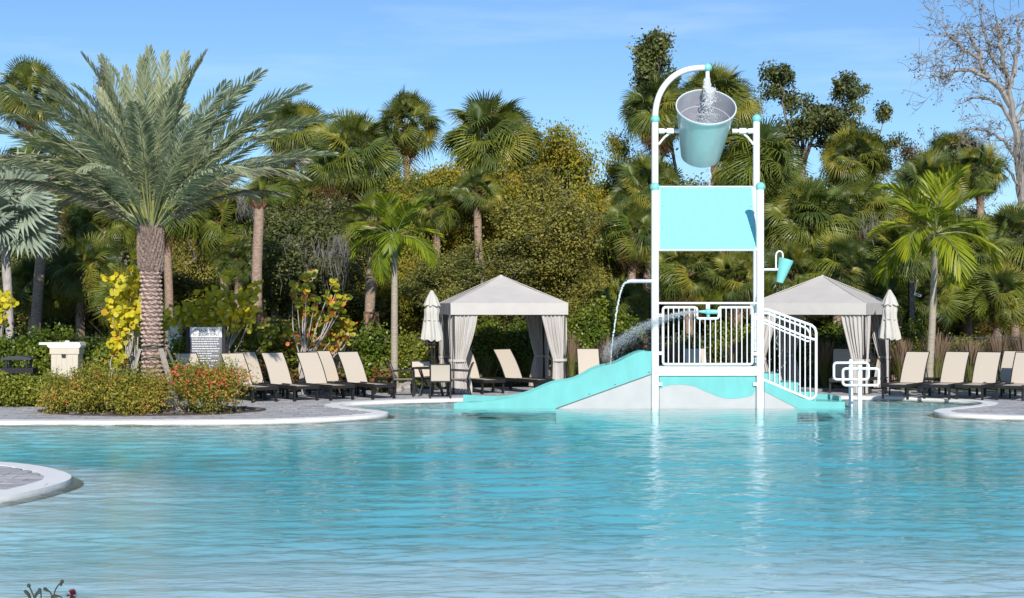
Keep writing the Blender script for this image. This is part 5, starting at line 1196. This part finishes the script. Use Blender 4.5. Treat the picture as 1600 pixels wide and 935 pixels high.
def shrub(px0, px1, yt, Y, mat, label, cat='shrub', group=None, n_=7000, size=.075, depth=None, name='shrub', seed=0, aspect=.6, sub=70, sig=.11, flower=None, boxy=False, kx=None, sprig=0):
    xl, xr = (px0-800)*Y/FPX, (px1-800)*Y/FPX; h_ = HC - (yt-HY)*Y/FPX - .05; W_ = xr-xl; dp_ = depth or W_*.8
    t = thing(name, label, cat, ((xl+xr)/2, Y, .05), 0, group); rs = np.random.RandomState(seed+int(px0)+900)
    if boxy:
        k = max(2, int(W_/(h_*.8))); ells = [(-W_/2 + W_*(i+.5)/k, rs.uniform(-.05, .05), h_*.5, W_/k*.72, dp_/2, h_*.52*rs.uniform(.94, 1.05)) for i in range(k)]
    else:
        k = kx or 4; ells = [(0, 0, h_*.46, W_*.40, dp_*.40, h_*.42)] + [(rs.uniform(-.32, .32)*W_, rs.uniform(-.28, .28)*dp_, h_*rs.uniform(.30, .76), W_*.22, dp_*.22, h_*.25) for _ in range(k)]
    V, F = cloud(ells, n_, size, seed+3, aspect, sub, sig)
    if sprig:
        SP = []
        for _ in range(sprig):
            cx, cy, cz, rx, ry, rz_ = ells[rs.randint(0, len(ells))]; d = rs.normal(0, 1, 3); d[2] = abs(d[2])+.25; d /= np.linalg.norm(d); p0 = np.array([cx, cy, cz]) + d*np.array([rx, ry, rz_])*.8
            u_ = d*.6 + np.array([0, 0, .8]) + rs.normal(0, .2, 3); ln_ = rs.uniform(.12, .34); SP.append(p0 + np.linspace(0, 1, 16)[:, None]*u_*ln_ + rs.normal(0, .014, (16, 3)))
        SP = np.vstack(SP); V2, F2 = leaf_quads(SP, np.tile([0, -.5, .5], (len(SP), 1)), size*.9, rs, aspect); F = np.vstack([F, F2+len(V)]); V = np.vstack([V, V2])
    link('foliage', npmesh('foliage', V, F, mat), t)
    m = MB()
    for i in range(9):
        a_ = rs.uniform(-1, 1); b_ = rs.uniform(-1, 1); m.tube([(a_*W_*.06, b_*.06, 0), (a_*W_*.2, b_*dp_*.15, h_*.45), (a_*W_*.38, b_*dp_*.3, h_*.8)], [.018, .012, .005], 4, caps=False)
    part('stems', m, bark_grey, t)
    if flower:
        fm, nf, fs = flower; e = ells[rs.randint(0, len(ells), nf)] if False else [ells[j] for j in rs.randint(0, len(ells), nf)]
        P = []; 
        for (cx, cy, cz, rx, ry, rz_) in e:
            d = rs.normal(0, 1, 3); d[1] -= .5; d[2] += .7; d /= np.linalg.norm(d); c0 = np.array([cx, cy, cz]) + d*np.array([rx, ry, rz_])*rs.uniform(.9, 1.12)
            for _ in range(4): P.append(c0 + rs.normal(0, fs*.5, 3))
        P = np.array(P); P[:, 2] = np.abs(P[:, 2]); V, F = leaf_quads(P, np.tile([0, -1, .3], (len(P), 1)), fs, rs, .7); o = link('flowers', npmesh('flowers', V, F, fm), t)
    return t
# red-flowered shrubs in the planting bed
GF = 'red-flowered shrubs in the round planting bed'
for px0, px1, yt, Y, lab, nf in ((72, 114, 590, 29.9, 'smallest wispy shrub at the left end of the planting bed', 14),
                            (106, 184, 578, 29.75, 'fine-leaved shrub with few pink flowers, left of the date palm', 45),
                            (176, 272, 586, 29.6, 'low green shrub at the foot of the date palm with the fewest flowers', 30),
                            (270, 390, 572, 29.7, 'fullest shrub with most coral-red flowers at the right end of the planting bed', 330)):
    shrub(px0, px1, yt, Y, leaf_fire, lab, group=GF, n_=9500 if px1-px0 > 60 else 4000, size=.066, name='flowering_shrub', aspect=.36, sub=130, sig=.12, kx=9, sprig=150 if px1-px0 > 60 else 40, flower=(leaf_flower, nf, .05), depth=1.5, seed=int(px0))
V, F = None, None
rs = np.random.RandomState(9); m = MB()
for i in range(420):
    a_ = rs.rand()*2*PI; q = math.sqrt(rs.rand()); x = bed_c.x + 2.4*q*math.cos(a_); y_ = 30.55 + 1.42*q*math.sin(a_); s_ = rs.uniform(.03, .09)
    m.box((x, y_, .077), (s_*1.6, s_, s_*.4), (rs.uniform(-.3, .3), rs.uniform(-.3, .3), rs.uniform(0, 3)))
tag(part('mulch_chips', m, M_plain('mulch_chip', (.13, .11, .105), .9, var=.6, scale=2.5), None, smooth=False), None, None, kind='stuff')
GH = 'clipped green hedges on the left'
shrub(-40, 88, 531, 34.6, leaf_hedge, 'tall glossy hedge behind the black serving stand', 'hedge', GH, 14000, .085, 1.2, 'hedge', boxy=True, sub=160)
shrub(-30, 96, 588, 32.0, leaf_hedge2, 'low yellowish hedge in front at the left edge', 'hedge', GH, 11000, .07, .9, 'hedge', boxy=True, sub=150, sig=.08)
shrub(30, 235, 518, 37.8, leaf_hedge, 'long bright hedge running behind the cream bin', 'hedge', GH, 15000, .085, 1.0, 'hedge', boxy=True, sub=130)
shrub(126, 208, 541, 34.6, leaf_hedge, 'rounded glossy bush right of the cream bin', 'hedge', GH, 9000, .08, 1.2, 'hedge', sub=120)
shrub(258, 300, 528, 35.2, leaf_hedge, 'small bright bush between the date palm and the rules sign', 'hedge', GH, 4000, .075, .7, 'hedge', sub=60)
GB = 'green shrubs behind the pool deck'
for i, (px0, px1, yt, Y, mt, lab, nn) in enumerate((
    (395, 470, 500, 38.6, leaf_hedge2, 'yellow-green shrub behind the single left-row lounger', 6000),
    (540, 618, 505, 39, leaf_hedge, 'dense dark green shrub behind the last left-row lounger', 9000),
    (606, 672, 512, 39, leaf_hedge2, 'feathery green shrub between the slim palm and the left umbrella', 6000),
    (735, 800, 500, 41.0, leaf_hedge, 'green shrub seen through the left half of the left cabana', 6500),
    (785, 855, 494, 41.3, leaf_hedge, 'green shrub seen through the right half of the left cabana', 6500),
    (878, 958, 462, 40.4, leaf_hedge, 'tall bright green shrub right of the left cabana', 11000),
    (930, 1010, 478, 40.6, leaf_hedge, 'tall green shrub behind the spray of water', 10000),
    (1040, 1110, 520, 40.8, leaf_dark, 'dark shrub behind the barrier bars', 5000),
    (1110, 1180, 505, 40.5, leaf_hedge2, 'lime shrub behind the right end of the barrier', 5000),
    (1200, 1275, 492, 41.2, leaf_hedge, 'green shrub seen behind the stair rail', 6500),
    (1260, 1345, 496, 41.4, leaf_hedge, 'green shrub seen under the right cabana roof', 8000),
    (1396, 1452, 486, 39.8, leaf_hedge2, 'bright shrub between the right umbrella and the slim palm', 7000),
    (1455, 1530, 520, 40.2, leaf_hedge2, 'low bright shrub behind the second right-row lounger', 5500),
    (1528, 1615, 528, 40.2, leaf_olive, 'low olive shrub behind the right edge loungers', 5500))):
    shrub(px0, px1, yt, Y, mt, lab, group=GB, n_=nn, size=.085, seed=i, sub=90, sig=.12)
GC_ = 'red and green croton shrubs behind the left-row loungers'
for i, (px0, px1, yt, Y, lab) in enumerate(((382, 420, 565, 37.0, 'red and green croton left of the single left-row lounger'), (455, 485, 575, 37.6, 'red and green croton between left-row loungers'), (515, 545, 575, 37.6, 'small red croton before the last left-row lounger'), (583, 612, 572, 37.4, 'red and lime croton at the foot of the slim palm'))):
    shrub(px0, px1, yt, Y, leaf_red, lab, group=GC_, n_=1800, size=.10, name='croton_shrub', seed=i, sub=40, sig=.09)
# sea grapes with big round leaves
def round_leaves(P, size, rs, k=7):
    n_ = len(P); nrm_ = rs.normal(0, 1, (n_, 3)) + np.array([0, -.9, .3]); nrm_ /= np.linalg.norm(nrm_, axis=1)[:, None]
    t1_ = rs.normal(0, 1, (n_, 3)); t1_ -= (t1_*nrm_).sum(1)[:, None]*nrm_; t1_ /= np.linalg.norm(t1_, axis=1)[:, None]; t2_ = np.cross(nrm_, t1_); s_ = size*rs.uniform(.6, 1.25, n_)[:, None]*.5
    V = [P + t1_*s_*math.cos(2*PI*j/k) + t2_*s_*math.sin(2*PI*j/k)*.92 + nrm_*s_*.12*math.cos(4*PI*j/k) for j in range(k)]
    return np.stack(V, 1).reshape(-1, 3), np.arange(n_*k).reshape(-1, k)
def sea_grape(px, Y, targets, mat, label, nleaf, size=.15, seed=0, sig=.12):
    """targets: branch ends given as (px, py) the leaves gather round"""
    b0 = at(px, HY, Y); b0.z = .04; t = thing('sea_grape', label, 'sea grape', b0, 0, 'sea grapes with big round leaves'); rs = np.random.RandomState(seed); m = MB(); Ps = []
    hub = [Vector((rs.normal(0, .1), 0, rs.uniform(.4, .9))) for _ in range(4)]
    for (tx, ty) in targets:
        e = at(tx, ty, Y + rs.normal(0, .25)) - b0; h0 = hub[rs.randint(0, 4)]; mid = (h0+e)/2 + Vector(rs.normal(0, .07, 3)) - Vector((0, 0, .05*abs(e.x)))
        pts = crom([Vector((h0.x*.3, 0, 0)), h0, mid, e], 4); m.tube(pts, [.028*(1-.75*i/len(pts)) for i in range(len(pts))], 5, caps=False)
        k = int(nleaf/len(targets)); Ps.append(np.array(e)[None] + rs.normal(0, sig, (k, 3))*np.array([1, 1, .85])); Ps.append((np.array(mid)*.3 + np.array(e)*.7)[None] + rs.normal(0, sig*1.1, (int(k*.8), 3)))
    part('branches', m, bark_pale, t); P = np.vstack(Ps); P[:, 2] = np.abs(P[:, 2]) + .05; V, F = round_leaves(P, size, rs); link('leaves', npmesh('leaves', V, F, mat), t)
sea_grape(200, 32.3, [(212, 404), (205, 425), (222, 430), (203, 445), (218, 455), (178, 442), (185, 460), (200, 470), (215, 478), (175, 486), (192, 492), (208, 500), (188, 515), (220, 500), (205, 530), (180, 540), (215, 440)], leaf_grapeY, 'slender yellow-leaved sea grape left of the date palm trunk', 420, .15, 1, .09)
sea_grape(182, 31.9, [(184, 530), (186, 545), (178, 552), (190, 560), (182, 570), (196, 566)], leaf_grapeM, 'small sea grape with orange leaves just left of the date palm foot', 60, .13, 8, .07)
sea_grape(350, 35.7, [(272, 492), (285, 488), (300, 484), (318, 478), (330, 462), (345, 470), (362, 476), (378, 470), (392, 468), (400, 448), (352, 488), (370, 494), (388, 496), (310, 500), (335, 500), (358, 432), (395, 488), (258, 505)], leaf_grapeY, 'spreading yellow-leaved sea grape above the rules sign', 340, .165, 2, .11)
sea_grape(372, 36.9, [(345, 510), (362, 515), (380, 510), (395, 520), (410, 515), (375, 530), (392, 540), (410, 535), (355, 530), (425, 525), (365, 545), (402, 552)], leaf_hedge2, 'green lower sea grape right of the rules sign', 420, .13, 3, .14)
sea_grape(475, 36.6, [(458, 445), (470, 452), (480, 436), (463, 456), (490, 432), (478, 470), (492, 470), (519, 444), (525, 456), (542, 470), (530, 468), (470, 484), (475, 488), (520, 486), (500, 495), (528, 480)], leaf_grapeM, 'sea grape with red, orange and yellow leaves behind the middle left loungers', 170, .165, 4, .05)
sea_grape(500, 37.3, [(480, 512), (495, 505), (510, 515), (525, 510), (540, 505), (485, 530), (505, 535), (530, 530), (550, 520), (495, 548), (520, 550), (545, 515), (450, 520), (462, 545)], leaf_grapeM, 'lower bushy sea grape with mottled leaves behind the middle left loungers', 300, .13, 5, .13)
sea_grape(4, 36.2, [(4, 462), (8, 480), (-6, 475), (12, 470), (-4, 492), (2, 500)], leaf_grapeY, 'yellow-leaved sea grape cut by the left picture edge', 80, .15, 6, .09)
# ornamental grasses
def grass(px, Y, yt, wpx, label, group, seed, plume=True, n_=260):
    b0 = at(px, HY, Y); t = thing('grass_clump', label, 'grass clump', (b0.x, Y, .04), 0, group); rs = np.random.RandomState(seed); h_ = HC-(yt-HY)*Y/FPX; w_ = wpx*Y/FPX/2
    for nm, mt, k, hh, ww in (('blades', leaf_grass, int(n_*.7), (.5, .9), .009),) + ((('plumes', leaf_plume, int(n_*.55), (.8, 1.05), .012),) if plume else ()):
        V = []; F = []
        for i in range(k):
            a_ = rs.rand()*2*PI; q = rs.rand()**.6; ex = w_*q*math.cos(a_); ey = w_*.7*q*math.sin(a_); H = h_*rs.uniform(*hh); wv = ww*rs.uniform(.6, 1.4); b = len(V); c_, s_ = wv*math.cos(a_+1.57), wv*math.sin(a_+1.57)
            z0 = 0 if nm == 'blades' else H*.55; q0 = z0/H
            for u in (q0, (q0+1)/2, 1):
                f = u**1.8; x = ex*.15 + ex*f; y_ = ey*.15 + ey*f; z_ = H*u - .12*H*q*f; tw = (1-u*.95) if nm == 'blades' else (.4, 1.3, .2)[(u > q0) + (u == 1)]
                V += [(x-c_*tw, y_-s_*tw, z_), (x+c_*tw, y_+s_*tw, z_)]
            F += [(b, b+1, b+3, b+2), (b+2, b+3, b+5, b+4)]
        link(nm, npmesh(nm, V, F, mt), t)
GG = 'ornamental grass clumps behind the loungers and cabanas'
for i, (px, Y, yt, wpx, lab, pl) in enumerate((
    (893, 40, 520, 34, 'grass clump just right of the left cabana', 1), (950, 40, 524, 60, 'grass clump behind the slide, left of the posts', 1), (1000, 40, 530, 40, 'grass clump behind the slide crest', 1),
    (1055, 39.8, 532, 50, 'grass clump behind the left end of the barrier', 1), (1150, 39.8, 528, 50, 'grass clump behind the right end of the barrier', 1), (760, 40.3, 535, 50, 'grass clump seen through the left side of the left cabana', 0),
    (830, 40.3, 540, 50, 'grass clump seen through the right side of the left cabana', 0), (645, 38.8, 500, 44, 'upright green grass clump left of the dining set', 0),
    (1288, 40, 530, 60, 'grass clump with reddish plumes behind the right end of the stair rail', 1), (1330, 40, 535, 50, 'grass clump behind the loop posts', 1), (1410, 38.8, 528, 56, 'pink-plumed grass clump right of the right umbrella', 1),
    (1465, 38.6, 515, 70, 'pink-plumed grass clump beside the right slim palm trunk', 1), (1515, 38.8, 524, 60, 'pink-plumed grass clump behind the second right-row lounger', 1), (1560, 38.8, 518, 60, 'pink-plumed grass clump behind the middle right-row lounger', 1),
    (1600, 38.6, 512, 70, 'tallest pink-plumed grass clump at the right edge', 1), (1380, 39.2, 545, 40, 'small grass clump behind the right cabana curtain', 1))):
    grass(px, Y, yt, wpx, lab, GG, i, bool(pl))
# pale rocks round the slim palm
for i, (px, Y, s_) in enumerate(((630, 38.2, .22), (640, 38.0, .26), (608, 38.0, .15), (622, 37.6, .13), (1447, 37.0, .26))):
    m = MB(); m.sphere((0, 0, s_*.3), s_, 9, 6, (1, .8, .6)); rr_ = random.Random(i); m.v = [(v[0]*rr_.uniform(.85, 1.1), v[1]*rr_.uniform(.85, 1.1), v[2]*rr_.uniform(.85, 1.1)) for v in m.v]
    o = part('rock', m, rock_m, None, smooth=False); p = at(px, HY, Y); o.location = (p.x, p.y, .04)
    tag(o, ['pale rock left of the dining set behind a chair', 'largest pale rock behind the left dining chair', 'small pale rock left of the slim palm foot', 'small pale rock in front of the slim palm foot', 'pale block at the foot of the right slim palm'][i], 'rock', 'pale rocks by the planting')
# flower on the near bank at the lower left corner
FY = 6.0; f0 = at(78, HY, FY); t = thing('red_flower_plant', 'flower stems with one dark red bloom and thin buds at the lower left corner', 'flower', (f0.x, FY, .06))
fm_stem = M_plain('dark_stem', (.035, .045, .03), .6); fm_red = M_plain('dark_red_petals', (.16, .012, .03), .6, var=.3, scale=60)
def fl_(px, py): return at(px, py, FY) - Vector((f0.x, FY, .06))
for k, (pts, bud) in enumerate((([(60, 1000), (56, 945), (45, 915)], 1), ([(80, 1000), (84, 930), (97, 909)], 2), ([(95, 1000), (103, 950), (111, 932)], 0), ([(62, 1000), (64, 930), (62, 922)], 1), ([(85, 1000), (82, 935), (72, 922), (68, 921)], 3), ([(50, 1000), (48, 940), (38, 923)], 3), ([(100, 1000), (98, 940), (88, 932), (80, 934)], 3), ([(50, 990), (54, 935), (64, 924)], 3))):
    lowp = Vector((rs.normal(0, .05), rs.normal(0, .05), 0)); pp_ = [lowp, fl_(*pts[0])*1.0] + [fl_(*q) for q in pts[1:]]
    m = MB(); cc = crom(pp_, 5)
    m.tube(cc, [.0032 if bud != 3 else .0032 + .005*math.sin(PI*max(0, (i/len(cc)-.6)/.4)) for i in range(len(cc))], 5); st = part('stem', m, fm_stem, t)
    if bud in (1, 2): m = MB(); m.sphere(fl_(*pts[-1]), .0085, 8, 6); m.sphere(fl_(pts[-1][0]-1.5*(bud == 2), pts[-1][1]+5*(bud == 2)), .006, 7, 5); part('bud', m, fm_stem, st)
m = MB(); c0 = fl_(112, 930)
for k in range(46):
    d = Vector(rs.normal(0, 1, 3)) + Vector((0, -.3, .4)); d.normalize(); s_ = d.cross(Vector((.3, .2, 1))).normalized()*.007
    m.add([c0, c0+d*.018+s_, c0+d*.030, c0+d*.018-s_], [(0, 1, 2, 3)])
part('bloom', m, fm_red, t)
print('TRIS', sum(len(o.data.loop_triangles) if False else len(o.data.polygons) for o in {o.data.name: o for o in bpy.data.objects if o.type == 'MESH'}.values()), len(bpy.data.objects))
